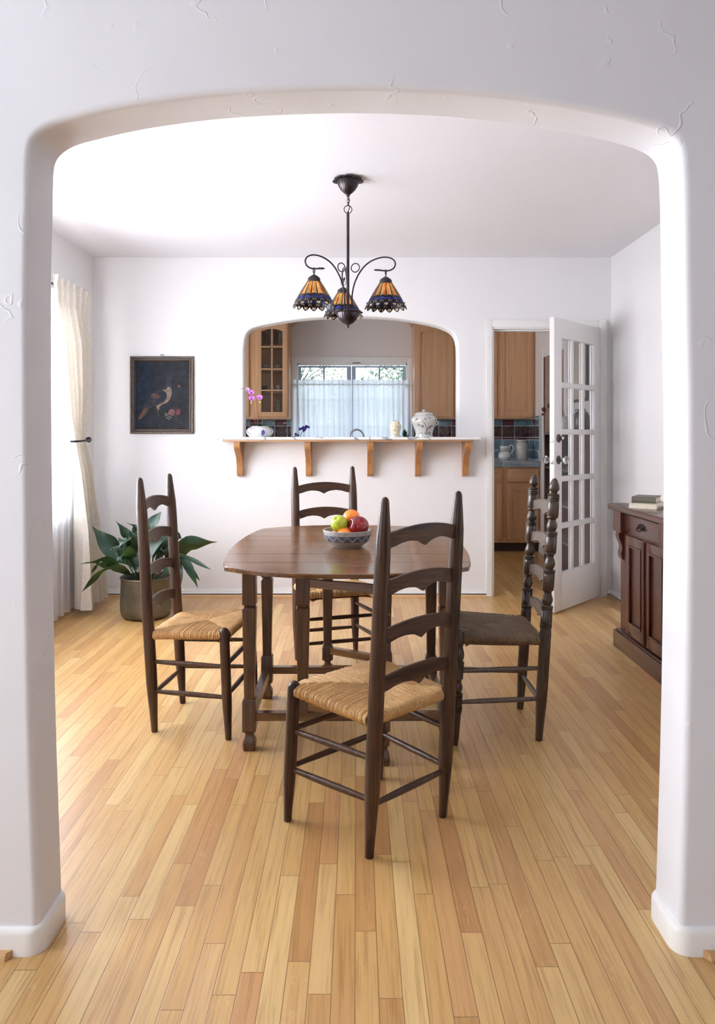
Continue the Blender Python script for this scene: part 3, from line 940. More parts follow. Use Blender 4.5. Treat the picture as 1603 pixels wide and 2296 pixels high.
def sq(x, y, z, h, rot=0, ch_=.12):
    """square ring with clipped corners"""
    c = h*ch_*2
    p = [(-h, -h+c), (-h+c, -h), (h-c, -h), (h, -h+c), (h, h-c), (h-c, h), (-h+c, h), (-h, h-c)]
    return [(x+u*math.cos(rot)-v*math.sin(rot), y+u*math.sin(rot)+v*math.cos(rot), z) for u, v in p]
def table_leg(x, y, rot=0, foot=True, top=.757, pivot=False, gate=False, par=None, name='leg', yo=0):
    mb = MB('table_z')
    h = .027
    prof = []
    if foot:
        for z, r in ((0, .0225), (.004, .0242), (.022, .0262), (.034, .0252), (.046, .0205), (.056, .0165), (.066, .0155), (.069, .0165)): prof.append((z, r, .1))
        if gate:
            prof += [(.074, .020, .1), (.078, .0245, .1), (.100, .0245, .1), (.105, .020, .1), (.109, .015, .2), (.122, .015, .2), (.128, .019, .1), (.135, .027, .06)]
        else: prof += [(.072, .020, .1), (.078, .027, .06)]
        prof += [(.198, .027, .06), (.2045, .0245, .06), (.2065, .020, .08)]
    else:
        prof += [(.150, .024, .1), (.154, .027, .06), (.198 if not pivot else .215, .027, .06), (.2045 if not pivot else .221, .0245, .06), (.2065 if not pivot else .223, .021, .08)]
    prof += [(.30, .0215, .08), (.55, .0265, .06), (.566, .027, .06), (.571, .0245, .08), (.574, .020, .1), (.578, .0205, .1), (.582, .0265, .06), (.588, .027, .05), (top, .027, .05)]
    mb.loft([sq(x, y, z, r, rot, c) for z, r, c in prof])
    mb.build(name, par or tb, smooth=25)
for x in (-.3925, .3925):
    for y in (-.295, .295): table_leg(x, y)
def bar(mb, a, b, h, z0, z1, m=None):
    a = Vector(a); b = Vector(b); v = (b-a).normalized(); n = Vector((-v.y, v.x))*h
    mb.loft([[(*(a+n), z0), (*(a-n), z0), (*(a-n), z1), (*(a+n), z1)], [(*(b+n), z0), (*(b-n), z0), (*(b-n), z1), (*(b+n), z1)]], m)
    return mb
for y in (-.295, .295): bar(MB('table_x'), (-.366, y), (.366, y), .016, .118, .150).build('stretcher', tb)
for x in (-.3925, .3925): bar(MB('table_z'), (x, -.268), (x, .268), .016, .105, .150).build('stretcher', tb)
# aprons; the side aprons are cut to a cusp at both ends
mb = MB('table_x'); mb.box(-.366, .366, -.305, -.285, .70, .757); mb.build('apron', tb)
mb = MB('table_x'); mb.box(-.366, .366, .285, .305, .70, .757); mb.build('apron', tb)
for x in (-.3925, .3925):
    pr = [(-.268, .757), (-.268, .655), (-.255, .66), (-.243, .685), (-.225, .71), (-.16, .715), (.16, .715), (.225, .71), (.243, .685), (.255, .66), (.268, .655), (.268, .757)]
    MB('table_z').prism(pr, x-.010, x+.010, None, 'x').build('apron', tb)
# the two gates, swung part of the way out under the leaves
for (px_, py_), (gx, gy) in (((-.1785, -.295), (.1375, -.430)), ((.1785, .295), (-.1095, .470))):
    a = math.atan2(gy-py_, gx-px_)
    g = thing('gate', (px_, py_, 0)); g.parent = tb
    L = math.hypot(gx-px_, gy-py_); g.rotation_euler = (0, 0, a)
    sg = -1 if py_ < 0 else 1
    table_leg(0, 0, -a, foot=False, pivot=True, top=.699, par=g, name='pivot_post')
    table_leg(L, 0, -a, gate=True, top=TZ-.018, par=g, name='gate_leg')
    bar(MB('table_x'), (.026, 0), (L-.026, 0), .012, .652, .684).build('gate_rail', g)
    bar(MB('table_x'), (.026, 0), (L-.026, 0), .016, .163, .195).build('gate_stretcher', g)

# ------------------------------------------------------------------ fruit bowl
BX, BY = -.040, 3.235
bw = thing('fruit_bowl', (BX, BY, TZ), 'grey stoneware bowl with a dark leaf-patterned band, filled with fruit on the table', 'bowl')
mb = MB('bowl_glaze', 'bowl_band', 'bowl_line', 'bowl_inside')
outp = [(.001, .0), (.058, 0), (.062, .004), (.070, .010), (.084, .019), (.0925, .028)]
outb = [(.0925, .028), (.0985, .040), (.1025, .054)]
outt = [(.1025, .054), (.1055, .066), (.1070, .072), (.1055, .0745), (.1020, .073)]
inn = [(.1020, .073), (.098, .056), (.088, .032), (.070, .016), (.04, .009), (.001, .008)]
for p, m in ((outp, 'bowl_glaze'), (outb, 'bowl_band'), (outt, 'bowl_glaze'), (inn, 'bowl_inside')): mb.lathe(p, n=56, m=m, caps=False)
def on_bowl(a, h, off=.0006):
    r = interp([(z, r) for r, z in outp[3:]+outb[1:]+outt[1:3]], h)+off
    return (r*math.cos(a), r*math.sin(a), h)
n = 14
for i in range(n):
    a0 = 2*PI*i/n; w = 2*PI/n
    for sg in (-1, 1):
        pts = []
        for k in range(9):
            t = k/8; pts.append(on_bowl(a0+w*t*.5, .031+.020*t+sg*.004*math.sin(PI*t)))
        mb.tube(pts, .0007, 5, 'bowl_line')
        pts = []
        for k in range(9):
            t = k/8; pts.append(on_bowl(a0+w*.5+w*.5*t, .051-.020*t+sg*.004*math.sin(PI*t)))
        mb.tube(pts, .0007, 5, 'bowl_line')
mb.build('bowl', bw, doubles=False)
def apple(name, c, r, mat, label, tilt, stem=True, tall=1.0):
    mb = MB(mat, 'stem_brown')
    prof = []
    for i in range(25):
        t = PI*i/24
        rr = math.sin(t)**.92*(1+.10*math.cos(t)); h = -math.cos(t)*.93*tall
        if i > 19: h -= ((i-19)/5)**2*.26
        if i < 4: h += ((4-i)/4)**2*.10
        prof.append((max(rr*r, 1e-4), h*r))
    q = Vector((0, 0, 1)).rotation_difference(Vector(tilt).normalized()).to_matrix()
    mb.lathe(prof, n=28, m=mat, axis=tilt, caps=False)
    if stem:
        a = Vector(tilt).normalized()
        mb.tube([a*r*.55, a*r*.82+Vector((0, .0, .001)), a*r*1.08+Vector((-.003, 0, .001))], [.0012, .0012, .0018], 6, 'stem_brown')
    o = mb.build(name, None, loc=c); tag(o, label, 'apple')
    return o
apple('green_apple', (BX-.037, BY-.025, TZ+.1035), .0365, 'apple_green', 'yellow-green apple on top of the heap in the fruit bowl', (-.35, -.55, .85), False)
apple('red_apple', (BX+.0435, BY-.030, TZ+.0905), .0455, 'apple_red', 'large dark red apple lying against the side of the fruit bowl', (-.85, -.45, .40), True, 1.08)
def citrus(name, c, r, mat, label, cat='orange', sc=(1, 1, .95)):
    mb = MB(mat); mb.ball((0, 0, 0), r, mat, 20, sc); o = mb.build(name, None, loc=c); tag(o, label, cat)
citrus('orange', (BX+.016, BY+.030, TZ+.1215), .0375, 'orange_peel', 'bright orange at the very top of the fruit heap')
citrus('orange', (BX-.012, BY-.048, TZ+.0545), .0335, 'orange_peel', 'orange low at the front rim of the fruit bowl, under the apples')
citrus('orange', (BX-.050, BY-.018, TZ+.0470), .026, 'orange_pink', 'small pinkish orange tucked under the green apple', 'orange')
citrus('lemon', (BX-.002, BY+.005, TZ+.055), .027, 'lemon_peel', 'yellow lemon barely showing between the two apples', 'lemon', (1.15, 1, 1))
citrus('orange', (BX+.040, BY+.038, TZ+.056), .031, 'orange_peel', 'orange hidden at the back of the bowl behind the red apple')

# ------------------------------------------------------------------ shelf in the pass-through
SZ = 1.2435
mb = MB('marble'); mb.box(-1.060, .925, 5.598, 6.10, SZ-.020, SZ, bev=.003)
tag(mb.build('marble_counter'), 'white grey-veined marble slab running through the arched kitchen opening', 'counter')
mb = MB('board_wood'); mb.box(-1.005, .872, 5.625, YB, SZ-.035, SZ-.020, bev=.002)
tag(mb.build('shelf_board'), 'thin wooden board under the marble slab, on top of the brackets', 'board')
def bracket_mb():
    mb = MB('bracket_wood')
    zt = SZ-.035
    pr = [(0, zt), (-.205, zt), (-.208, zt-.03), (-.196, zt-.055), (-.170, zt-.075), (-.120, zt-.105), (-.085, zt-.14), (-.068, zt-.18), (-.060, zt-.215), (-.062, zt-.24), (-.050, zt-.262), (-.020, zt-.272), (0, zt-.272)]
    mb.prism([(YB-.0005+u, v) for u, v in pr], -.0225, .0225, None, 'x')
    return mb
bs = [-.905, -.372, .104, .475, .842]
bl = ['curved wooden shelf bracket at the end nearest the painting', 'curved wooden shelf bracket right above the left post of the rear chair', 'middle wooden bracket of the five under the marble slab', 'wooden bracket between the middle one and the one nearest the doorway', 'wooden shelf bracket at the end nearest the kitchen doorway']
b0 = None
for i, (x, l) in enumerate(zip(bs, bl)):
    o = bracket_mb().build('shelf_bracket') if b0 is None else b0.copy()
    if b0 is None: b0 = o
    else: COL.objects.link(o)
    o.location = (x, 0, 0); tag(o, l, 'bracket', 'brackets under the marble slab')

# orchid in its bowl
def petal(mb, c, d, side, L, w, m, cup=.2):
    d = Vector(d).normalized(); side = Vector(side); side = (side-d*side.dot(d)).normalized(); nrm = d.cross(side)
    rings = []
    prof = [(0, .15), (.2, .6), (.45, 1), (.7, .9), (.9, .5), (1, .12)]
    R = []
    for t, ww in prof:
        p = Vector(c)+d*L*t
        R.append([p-side*w*ww/2+nrm*cup*w*.4*ww, p+nrm*0, p+side*w*ww/2+nrm*cup*w*.4*ww])
    V = [[mb.bm.verts.new(q) for q in r] for r in R]; k = mb.mi(m)
    for a, b in zip(V, V[1:]):
        for i in range(2): mb.bm.faces.new((a[i], a[i+1], b[i+1], b[i])).material_index = k
OX, OY = -.738, 5.70
oc = thing('potted_orchid', (OX, OY, SZ), 'pink-purple orchid in a low white and blue porcelain bowl on the marble slab', 'potted plant')
mb = MB('porcelain', 'cobalt')
mb.lathe([(.001, 0), (.075, 0), (.078, .003), (.088, .012), (.099, .026), (.1035, .040), (.100, .054), (.086, .068), (.070, .0755), (.064, .078), (.064, .081), (.058, .081), (.056, .074), (.03, .07), (.001, .07)], n=40, m='porcelain', caps=False)
def on_pot(a, h):
    r = interp([(0, .076), (.012, .088), (.026, .099), (.040, .1035), (.054, .100), (.068, .086), (.0755, .070)], h)+.0004
    return (r*math.cos(a), r*math.sin(a), h)
for da, dh in [(0, 0), (.07, .006), (-.07, .005), (.05, -.010), (-.05, -.012), (0, .012), (0, -.018), (.1, -.002), (-.09, -.004)]:
    p = on_pot(-1.22+da, .036+dh); mb.ball(p, .0062, 'cobalt', 8, (1, .35, 1.1))
for h0, h1, a0, a1 in ((.066, .060, -2.7, -1.9), (.058, .035, -2.75, -2.45), (.04, .018, -2.6, -2.2), (.064, .05, -.55, -.2), (.045, .03, -.6, -.25)):
    mb.tube([on_pot(lerp(a0, a1, k/8), lerp(h0, h1, k/8)) for k in range(9)], .0018, 6, 'cobalt')
mb.build('bowl', oc, doubles=False)
MB('soil').lathe([(.001, .072), (.055, .072), (.03, .078), (.001, .080)], n=20, caps=False).build('soil', oc)
def strip_leaf(pts, w, m, fold=.25, prof=None, roll=0, nseg=8, wav=0):
    P = smooth_path(pts, nseg); n = len(P)
    prof = prof or [(0, .25), (.15, .55), (.4, .95), (.55, 1), (.75, .8), (.9, .4), (1, .02)]
    mb = MB(m); rows = []
    for i, p in enumerate(P):
        t = (P[min(i+1, n-1)]-P[max(i-1, 0)]).normalized()
        sd = t.cross(Vector((0, 0, 1)))
        if sd.length < .05: sd = Vector((1, 0, 0))
        sd.normalize()
        if roll: sd = Matrix.Rotation(roll, 3, t) @ sd
        nm = sd.cross(t)
        f = i/(n-1); ww = w*interp(prof, f)/2
        wv = wav*math.sin(f*15+w*60)*ww*1.3
        row = []
        for k in (-1, -.5, 0, .5, 1):
            row.append(p+sd*ww*k+nm*(abs(k)*fold*ww+wv*k*k*(1 if k > 0 else -.6)))
        rows.append(row)
    V = [[mb.bm.verts.new(q) for q in r] for r in rows]
    for a, b in zip(V, V[1:]):
        for i in range(4): mb.bm.faces.new((a[i], a[i+1], b[i+1], b[i]))
    return mb
for a, L, dz in ((2.9, .10, .03), (.1, .13, .045), (3.5, .12, .02), (-.4, .09, .015), (1.5, .09, .03), (5.2, .05, .02)):
    strip_leaf([(0, 0, .075), (L*.45*math.cos(a), L*.45*math.sin(a), .078+dz), (L*math.cos(a), L*math.sin(a), .078+dz*.6)], .03, 'orchid_leaf').build('leaf', oc, smooth=80)
def at(px, py, Y): return Vector(((px-800)/1680*Y, Y, 1.26+(975-py)/1680*Y))
o0 = Vector((OX, OY, SZ))
st1 = [at(572, 958, OY)-o0, at(570, 930, OY)-o0, at(567, 905, OY)-o0, at(566, 890, OY)-o0, at(562, 880, OY)-o0, at(553, 873, OY)-o0, at(545, 871, OY-.02)-o0, at(540, 873, OY-.02)-o0]
st2 = [at(577, 958, OY)-o0, at(578, 930, OY)-o0, at(576, 908, OY)-o0, at(574, 899, OY)-o0, at(580, 893, OY)-o0]
MB('orchid_stem').tube(smooth_path(st1, 5), .0022, 7).build('stem', oc)
MB('orchid_stem').tube(smooth_path(st2, 5), .0022, 7).build('stem', oc)
for px, py, m, s in ((563, 880, 'orchid_petal', 1), (564, 893, 'orchid_petal', 1), (582, 891, 'orchid_petal', 1), (555, 873, 'orchid_pale', .7)):
    c = at(px, py, OY-.012)-o0
    mb = MB(m, 'orchid_heart')
    for k, (a, L, w) in enumerate(((90, .021, .018), (20, .025, .030), (160, .025, .030), (235, .021, .016), (305, .021, .016))):
        a = math.radians(a); d = Vector((math.cos(a), -.12, math.sin(a)))
        petal(mb, c, d*1, (-math.sin(a), 0, math.cos(a)), L*s, w*s, m, .3)
    mb.ball(c+Vector((0, -.006, -.002)), .0045*s, 'orchid_heart', 8)
    petal(mb, c+Vector((0, -.006, -.003)), (0, -.5, -1), (1, 0, 0), .011*s, .009*s, 'orchid_heart')
    mb.build('flower', oc, smooth=60, doubles=False)
for px, py in ((564, 903), (583, 902)): MB('bud_green').ball(at(px, py, OY)-o0, .0075, None, 10, (1, 1, 1.4)).build('bud', oc)

# lidded jars
def jar(name, x, y, prof, lid, mat, label, scale_deco, handle=False):
    t = thing(name, (x, y, SZ), label, 'jar')
    mb = MB(mat, 'navy', 'branch_paint')
    mb.lathe(prof, n=36, m=mat, caps=False)
    tab = sorted([(h, r) for r, h in prof if r > .01])
    def on(a, h, o=.0004):
        r = interp(tab, h)+o; return (r*math.cos(a), r*math.sin(a), h)
    H = prof[-1][1]
    s = scale_deco
    F = -PI/2
    for da, h in s['dots']: mb.ball(on(F+da, h), s['r'], 'navy', 7, (1, .5, 1))
    for pts, r in s['lines']: mb.tube([on(F+a, h, 0) for a, h in densify(pts)], r, 6, 'branch_paint' if r > .0012 else 'navy')
    if handle:
        for sx in (1,):
            c = interp(tab, H*.60)
            mb.tube([(c-.004, -.01, H*.70), (c+.012, -.012, H*.68), (c+.014, -.012, H*.58), (c-.004, -.01, H*.54)], .007, 8, mat)
    mb.build('jar_body', t, doubles=False)
    l = MB(mat, 'navy'); l.lathe(lid, n=32, m=mat, caps=False)
    l.tube([(lid[1][0]*.93*math.cos(2*PI*k/32), lid[1][0]*.93*math.sin(2*PI*k/32), lid[2][1]+.001) for k in range(32)], .0012, 5, 'navy', closed=True)
    l.build('lid', t, doubles=False)
    return t
def densify(pts): return [(p.x, p.y) for p in smooth_path([(a, b, 0) for a, b in pts], 4)]
big = dict(r=.0042, dots=[(-.75, .130), (-.68, .138), (-.62, .130), (-.05, .135), (.02, .143), (.04, .130), (.35, .147), (.42, .140), (.95, .132), (1.0, .125), (-.62, .092), (-.55, .098), (-.5, .088), (-.28, .082), (-.2, .087), (-.17, .078), (.55, .07), (.62, .08), (-.5, .030), (-.3, .027), (.0, .030), (.1, .022), (.22, .03), (.3, .02), (.42, .028), (.5, .035), (.6, .02), (.7, .03), (-.7, .026)],
           lines=[([(.22, .030), (.15, .048), (.30, .065), (.42, .078), (.75, .085)], .0042), ([(.22, .050), (.05, .085), (-.15, .118), (-.3, .133)], .0018), ([(.45, .078), (.52, .068), (.6, .06)], .0016), ([(-.48, .095), (-.35, .085)], .001), ([(.1, .138), (.32, .145)], .001), ([(.9, .085), (1.05, .12)], .0014)])
jar('lidded_jar', .515, 5.74, [(.001, 0), (.068, 0), (.069, .006), (.064, .018), (.068, .040), (.080, .075), (.0935, .105), (.0985, .125), (.096, .142), (.082, .158), (.070, .164), (.068, .172)],
    [(.001, .171), (.073, .171), (.074, .176), (.066, .184), (.046, .191), (.018, .194), (.010, .196), (.012, .199), (.017, .203), (.015, .208), (.001, .210)], 'stoneware',
    'large grey-white lidded jar painted with a plum branch, on the marble slab', big, True)
sm = dict(r=.0026, dots=[(-.6, .078), (-.5, .084), (-.4, .078), (.1, .074), (.2, .082), (.3, .076), (.5, .082), (.6, .074), (.75, .06), (-.2, .050), (-.1, .044), (.1, .05), (.0, .058), (.4, .05), (.6, .04), (-.5, .018), (-.3, .014), (-.1, .02), (.1, .014), (.3, .02), (.5, .014), (.4, .026)],
          lines=[([(-.5, .02), (-.7, .04), (-.55, .058), (-.35, .06)], .0009), ([(.1, .078), (.3, .082)], .0008)])
jar('lidded_jar', .292, 5.70, [(.001, 0), (.036, 0), (.0365, .004), (.033, .014), (.0345, .035), (.041, .060), (.0455, .078), (.0435, .092), (.034, .101), (.031, .106)],
    [(.001, .105), (.033, .105), (.0335, .109), (.029, .116), (.018, .120), (.006, .122), (.005, .125), (.008, .129), (.006, .133), (.001, .134)], 'porcelain_cream',
    'small cream lidded jar with dark blossoms, left of the large jar', sm)

# ------------------------------------------------------------------ painting
pt = thing('painting', (-1.518, YB, 1.57), 'dark old oil painting of a bird in a brown moulded frame on the back wall', 'painting')
PW, PH = .494, .602
mb = MB('frame_dark', 'frame_gilt')
prof = [(0, 0), (0, -.022), (.004, -.026), (.012, -.026), (.015, -.020), (.022, -.018), (.026, -.022), (.031, -.022), (.034, -.014), (.040, -.010), (.043, -.012), (.043, 0)]
gil = {8, 9} | {6}
def frame_ring(o, y): a, b = PW/2-o, PH/2-o; return [(-a, y, -b), (a, y, -b), (a, y, b), (-a, y, b)]
R = [[mb.bm.verts.new(p) for p in frame_ring(o, y)] for o, y in prof]
for j, (a, b) in enumerate(zip(R, R[1:])):
    for i in range(4):
        f = mb.bm.faces.new((a[i], a[(i+1) % 4], b[(i+1) % 4], b[i])); f.material_index = 1 if j in (2, 6, 9) else 0
mb.build('picture_frame', pt, smooth=20)
ring = MB('iron'); ring.tube([(.012*math.cos(a)*.9-.0, -.010, PH/2+.006+.011*math.sin(a)) for a in [2*PI*k/16 for k in range(16)]], .0018, 6, closed=True)
ring.build('hanging_ring', pt)
cv = MB('canvas_dark')
a, b = PW/2-.042, PH/2-.042
cv.box(-a, a, -.007, -.003, -b, b)
def cp(u, v):  # pixel of the zoomed picture -> painting plane
    return ((u-790)/1603*190/287.2-.0, (900-v)/1603*190/287.2)
def blob(pts, m, y):
    P = [cp(*p) for p in pts]; P = [(q.x, q.y) for q in smooth_path([(x, z, 0) for x, z in P+[P[0]]], 4)][:-1]
    cv.prism(P, -.007, y, m, 'y')
blob([(310, 290), (560, 290), (575, 700), (560, 1100), (420, 1500), (310, 1500)], 'paint_slate', -.0072)
blob([(950, 520), (905, 530), (875, 580), (865, 680), (840, 760), (740, 800), (620, 850), (520, 960), (440, 1080), (400, 1180), (500, 1180), (640, 1110), (760, 1080), (900, 1000), (970, 880), (975, 760), (955, 640), (985, 560)], 'paint_dark', -.0074)
blob([(890, 750), (860, 790), (790, 800), (840, 830), (880, 880), (870, 970), (800, 1040), (690, 1100), (710, 1180), (735, 1170), (760, 1100), (880, 1040), (950, 950), (970, 840), (960, 780), (920, 745)], 'paint_buff', -.0077)
blob([(750, 830), (840, 850), (865, 910), (830, 980), (740, 1040), (700, 1020), (740, 960), (760, 900)], 'paint_slate', -.0077)
blob([(590, 880), (660, 870), (720, 900), (740, 950), (660, 960), (590, 940)], 'paint_rust', -.0078)
blob([(450, 1130), (520, 1150), (480, 1250), (400, 1340), (350, 1360), (345, 1310), (400, 1230)], 'paint_rust', -.0077)
blob([(920, 1190), (970, 1165), (1020, 1200), (1020, 1260), (970, 1290), (910, 1240)], 'paint_pink', -.0077)
blob([(1050, 1200), (1100, 1160), (1135, 1170), (1130, 1240), (1080, 1280), (1040, 1250)], 'paint_red', -.0077)
for u, v in ((850, 1250), (880, 1275), (850, 1290), (910, 1300), (880, 1330), (920, 1350), (950, 1320), (900, 1250)):
    blob([(u-14, v), (u, v-12), (u+16, v), (u, v+13)], 'paint_cream', -.0078)
blob([(1082, 725), (1105, 708), (1130, 735), (1110, 758)], 'paint_pink', -.0078)
for pts in ([(700, 1180), (715, 1230), (730, 1290)], [(640, 1110), (700, 1105), (740, 1140)], [(1020, 1290), (1050, 1290), (1060, 1330)]):
    cv.tube([(cp(*p)[0], -.0078, cp(*p)[1]) for p in pts], .0009, 5, 'paint_buff')
cv.build('canvas', pt, smooth=0, doubles=False)

# ------------------------------------------------------------------ chandelier
CX, CY = -.048, 4.05
cl = thing('chandelier', (CX, CY, ZC), 'bronze chandelier with three stained-glass shades hanging over the table', 'chandelier')
def zz(z): return z-ZC
def flute(a, r, h): return r*(1+.016*math.cos(26*a))
mb = MB('bronze')
mb.lathe([(.001, zz(2.548)), (.007, zz(2.548)), (.011, zz(2.554)), (.012, zz(2.560)), (.022, zz(2.566)), (.040, zz(2.584)), (.053, zz(2.606)), (.059, zz(2.628)), (.060, zz(2.641)), (.001, zz(2.641))], n=104, fn=flute, caps=False)
def petals(mb, z, r0, r1, n, up, m=None):
    for i in range(n):
        a = 2*PI*(i+.25)/n; pts = []
        for k in range(9):
            t = -1+k/4; aa = a+t*PI/n*.92; rr = r0+(r1-r0)*(1-t*t)**.5
            pts.append((rr*math.cos(aa), rr*math.sin(aa)))
        inner = [((r0-.008)*math.cos(a+s*PI/n*.92), (r0-.008)*math.sin(a+s*PI/n*.92)) for s in (1, 0, -1)]
        poly = pts+inner
        mb.prism(poly, z-.003, z+.003, m, 'z')
        mb.tube([(x, y, z) for x, y in pts], .0042, 6, m)
petals(mb, zz(2.633), .058, .082, 7, 1)
mb.build('canopy', cl, doubles=False)
mb = MB('bronze')
def oval(c, rx, rz, ang, r=.0018, n=16):
    return [(c[0]+rx*math.cos(2*PI*k/n)*math.cos(ang), c[1]+rx*math.cos(2*PI*k/n)*math.sin(ang), c[2]+rz*math.sin(2*PI*k/n)) for k in range(n)]
for i, z in enumerate((2.541, 2.523, 2.507)):
    mb.tube(oval((0, 0, zz(z)), .0055, .0115, .6 if i % 2 else 2.0), .0017, 6, closed=True)
mb.tube(oval((0, 0, zz(2.478)), .0215, .0215, .1), .0024, 8, closed=True)
mb.build('chain', cl)
MB('iron').tube(smooth_path([(0, 0, zz(2.552)), (.008, -.004, zz(2.53)), (.004, -.006, zz(2.505)), (.009, -.005, zz(2.49)), (0, 0, zz(2.462))], 6), .0024, 6).build('cable', cl)
mb = MB('bronze'); mb.lathe([(.001, zz(2.466)), (.005, zz(2.466)), (.0075, zz(2.458)), (.0078, zz(2.45)), (.0078, zz(1.90)), (.001, zz(1.90))][::-1], n=16, caps=False); mb.build('rod', cl)
mb = MB('bronze')
mb.lathe([(.001, zz(1.836)), (.004, zz(1.837)), (.006, zz(1.842)), (.0045, zz(1.848)), (.008, zz(1.853)), (.014, zz(1.856)), (.028, zz(1.864)), (.044, zz(1.880)), (.054, zz(1.898)), (.058, zz(1.918)), (.050, zz(1.922)), (.001, zz(1.923))], n=104, fn=flute, caps=False)
petals(mb, zz(1.9225), .056, .078, 7, 1)
mb.build('fluted_bowl', cl, doubles=False)
ARM = [(.020, 1.915), (.022, 1.97), (.026, 2.03), (.040, 2.082), (.064, 2.128), (.096, 2.166), (.136, 2.191), (.185, 2.204), (.225, 2.202), (.253, 2.189), (.266, 2.168), (.260, 2.146), (.242, 2.134), (.218, 2.131), (.195, 2.134), (.180, 2.137)]
GZ0, GZ1 = 2.062, 1.928
def shade_mesh():
    mats = ['lead', 'amber', 'amber_pale', 'cream_glass', 'blue_glass', 'lead_glass', 'olive_glass']
    mb = MB(*mats)
    NP = 15; per = 10; rows = 34; n = NP*per
    ra, rb = .036, .112
    def r_of(v):
        return ra+(rb-ra)*v+.004*math.sin(PI*v)
    V = []
    def edge(u):       # how far down the glass goes at this place (scalloped)
        w = abs(((u*NP+.5) % 1)-.5)*2
        return .855+.145*(1-w**1.5)
    for j in range(rows+1):
        row = []
        for i in range(n):
            u = i/n; v = j/rows
            # rows below .72 follow the scallops
            if v > .72: vv = .72+(v-.72)/.28*(edge(u)-.72)
            else: vv = v
            a = 2*PI*u; r = r_of(vv)
            row.append(mb.bm.verts.new((r*math.cos(a), r*math.sin(a), lerp(GZ0, GZ1, vv)-2.13)))
        V.append(row)
    for j in range(rows):
        for i in range(n):
            u = (i+.5)/n*NP; f = u % 1; w = abs(f-.5)*2; v = (j+.5)/rows
            k = int(u)
            chev = .60+.05*(1-w)*-1+.05*w
            m = None
            if v < .62-.06*(1-w):
                if w > .80: m = 0
                elif k % 5 == 4 and w < .55: m = 5
                else: m = (1, 2, 1, 6)[(k*3+int(f*2)) % 4]
                if v > .57-.06*(1-w): m = 0
            elif v < .77:
                q = ((f-.5)/.40)**2+((v-.735)/.105)**2
                q2 = ((f-.5)/.22)**2+((v-.77)/.075)**2
                if q2 < 1: m = 5
                elif q < 1 and q > .5 and v < .73: m = 4
                else: m = 0
            elif v < .86:
                q = ((f-.5)/.22)**2+((v-.815)/.040)**2
                m = 3 if q < 1 and w > .10 else 0
            else:
                g = (f+.5) % 1; wg = abs(g-.5)*2
                e = 1-w
                q = (w/.0001) if False else 0
                wf = 1-w
                m = 3 if (wf/.46)**2+((v-.930)/.050)**2 < 1 and wf > .10 else 0
            V0 = (V[j][i], V[j+1][i], V[j+1][(i+1) % n], V[j][(i+1) % n])
            mb.bm.faces.new(V0).material_index = m
    # raised lead came along the flutes and round the fringe
    for k in range(NP):
        a = 2*PI*k/NP
        mb.tube([(r_of(v)*math.cos(a)*1.004, r_of(v)*math.sin(a)*1.004, lerp(GZ0, GZ1, v)-2.13) for v in (0, .2, .4, .6, .72)], .0013, 5, 'lead')
        pts = []
        for i in range(per+1):
            u = (k+i/per)/NP; vv = edge(u); pts.append((r_of(vv)*math.cos(2*PI*u), r_of(vv)*math.sin(2*PI*u), lerp(GZ0, GZ1, vv)-2.13))
        mb.tube(pts, .0016, 5, 'lead')
        ac = 2*PI*(k+.5)/NP; rr = r_of(.77)+.002
        mb.ball((rr*math.cos(ac), rr*math.sin(ac), lerp(GZ0, GZ1, .77)-2.13), .0042, 'lead_glass', 8)
    return mb
shade_src = None
for azd in (98, 214, 341):
    az = math.radians(azd)
    mb = MB('bronze')
    pts = smooth_path([(r, 0, zz(z)) for r, z in ARM], 4)
    mb.tube(pts, [.0042]*len(pts), 10)
    ex, ez = ARM[-1]
    mb.lathe([(.001, 0), (.004, .001), (.0065, .004), (.004, .007), (.0035, .010), (.007, .014), (.0035, .018), (.0055, .022), (.0045, .030), (.001, .038)], (ex+.004, 0, zz(ez)), 12, None, (-1, 0, .1))
    mb.tube(oval((.042, 0, zz(2.160)), .0235, .0235, 0), .003, 8, closed=True)
    mb.build('arm', cl, rot=az)
    sh = thing('lamp_shade', (0, 0, 0), rot=az); sh.parent = cl
    hx = .213
    sh.location = (hx*math.cos(az), hx*math.sin(az), zz(2.13))
    mb = MB('bronze')
    mb.lathe([(.001, -.028), (.006, -.029), (.012, -.033), (.026, -.042), (.033, -.050), (.0335, -.064), (.0375, -.066), (.0375, -.070), (.034, -.070), (.001, -.052)], n=28, caps=False)
    mb.tube([(0, 0, -.028), (0, 0, -.004), (0, 0, .006)], .0035, 8)
    for s in (-1, 1): mb.tube(smooth_path([(0, s*.003, -.024), (0, s*.013, -.012), (0, s*.012, .002), (0, s*.003, .008)], 4), .0014, 6)
    mb.build('shade_cap', sh, doubles=False)
    if shade_src is None:
        shade_src = shade_mesh().build('stained_glass', sh, smooth=35, doubles=False)
        bulb_src = MB('bulb').ball((0, 0, -.100), .012, None, 10, (1, 1, 1.5)).build('light_bulb', sh)
    else:
        for s_ in (shade_src, bulb_src):
            c = s_.copy(); COL.objects.link(c); c.parent = sh
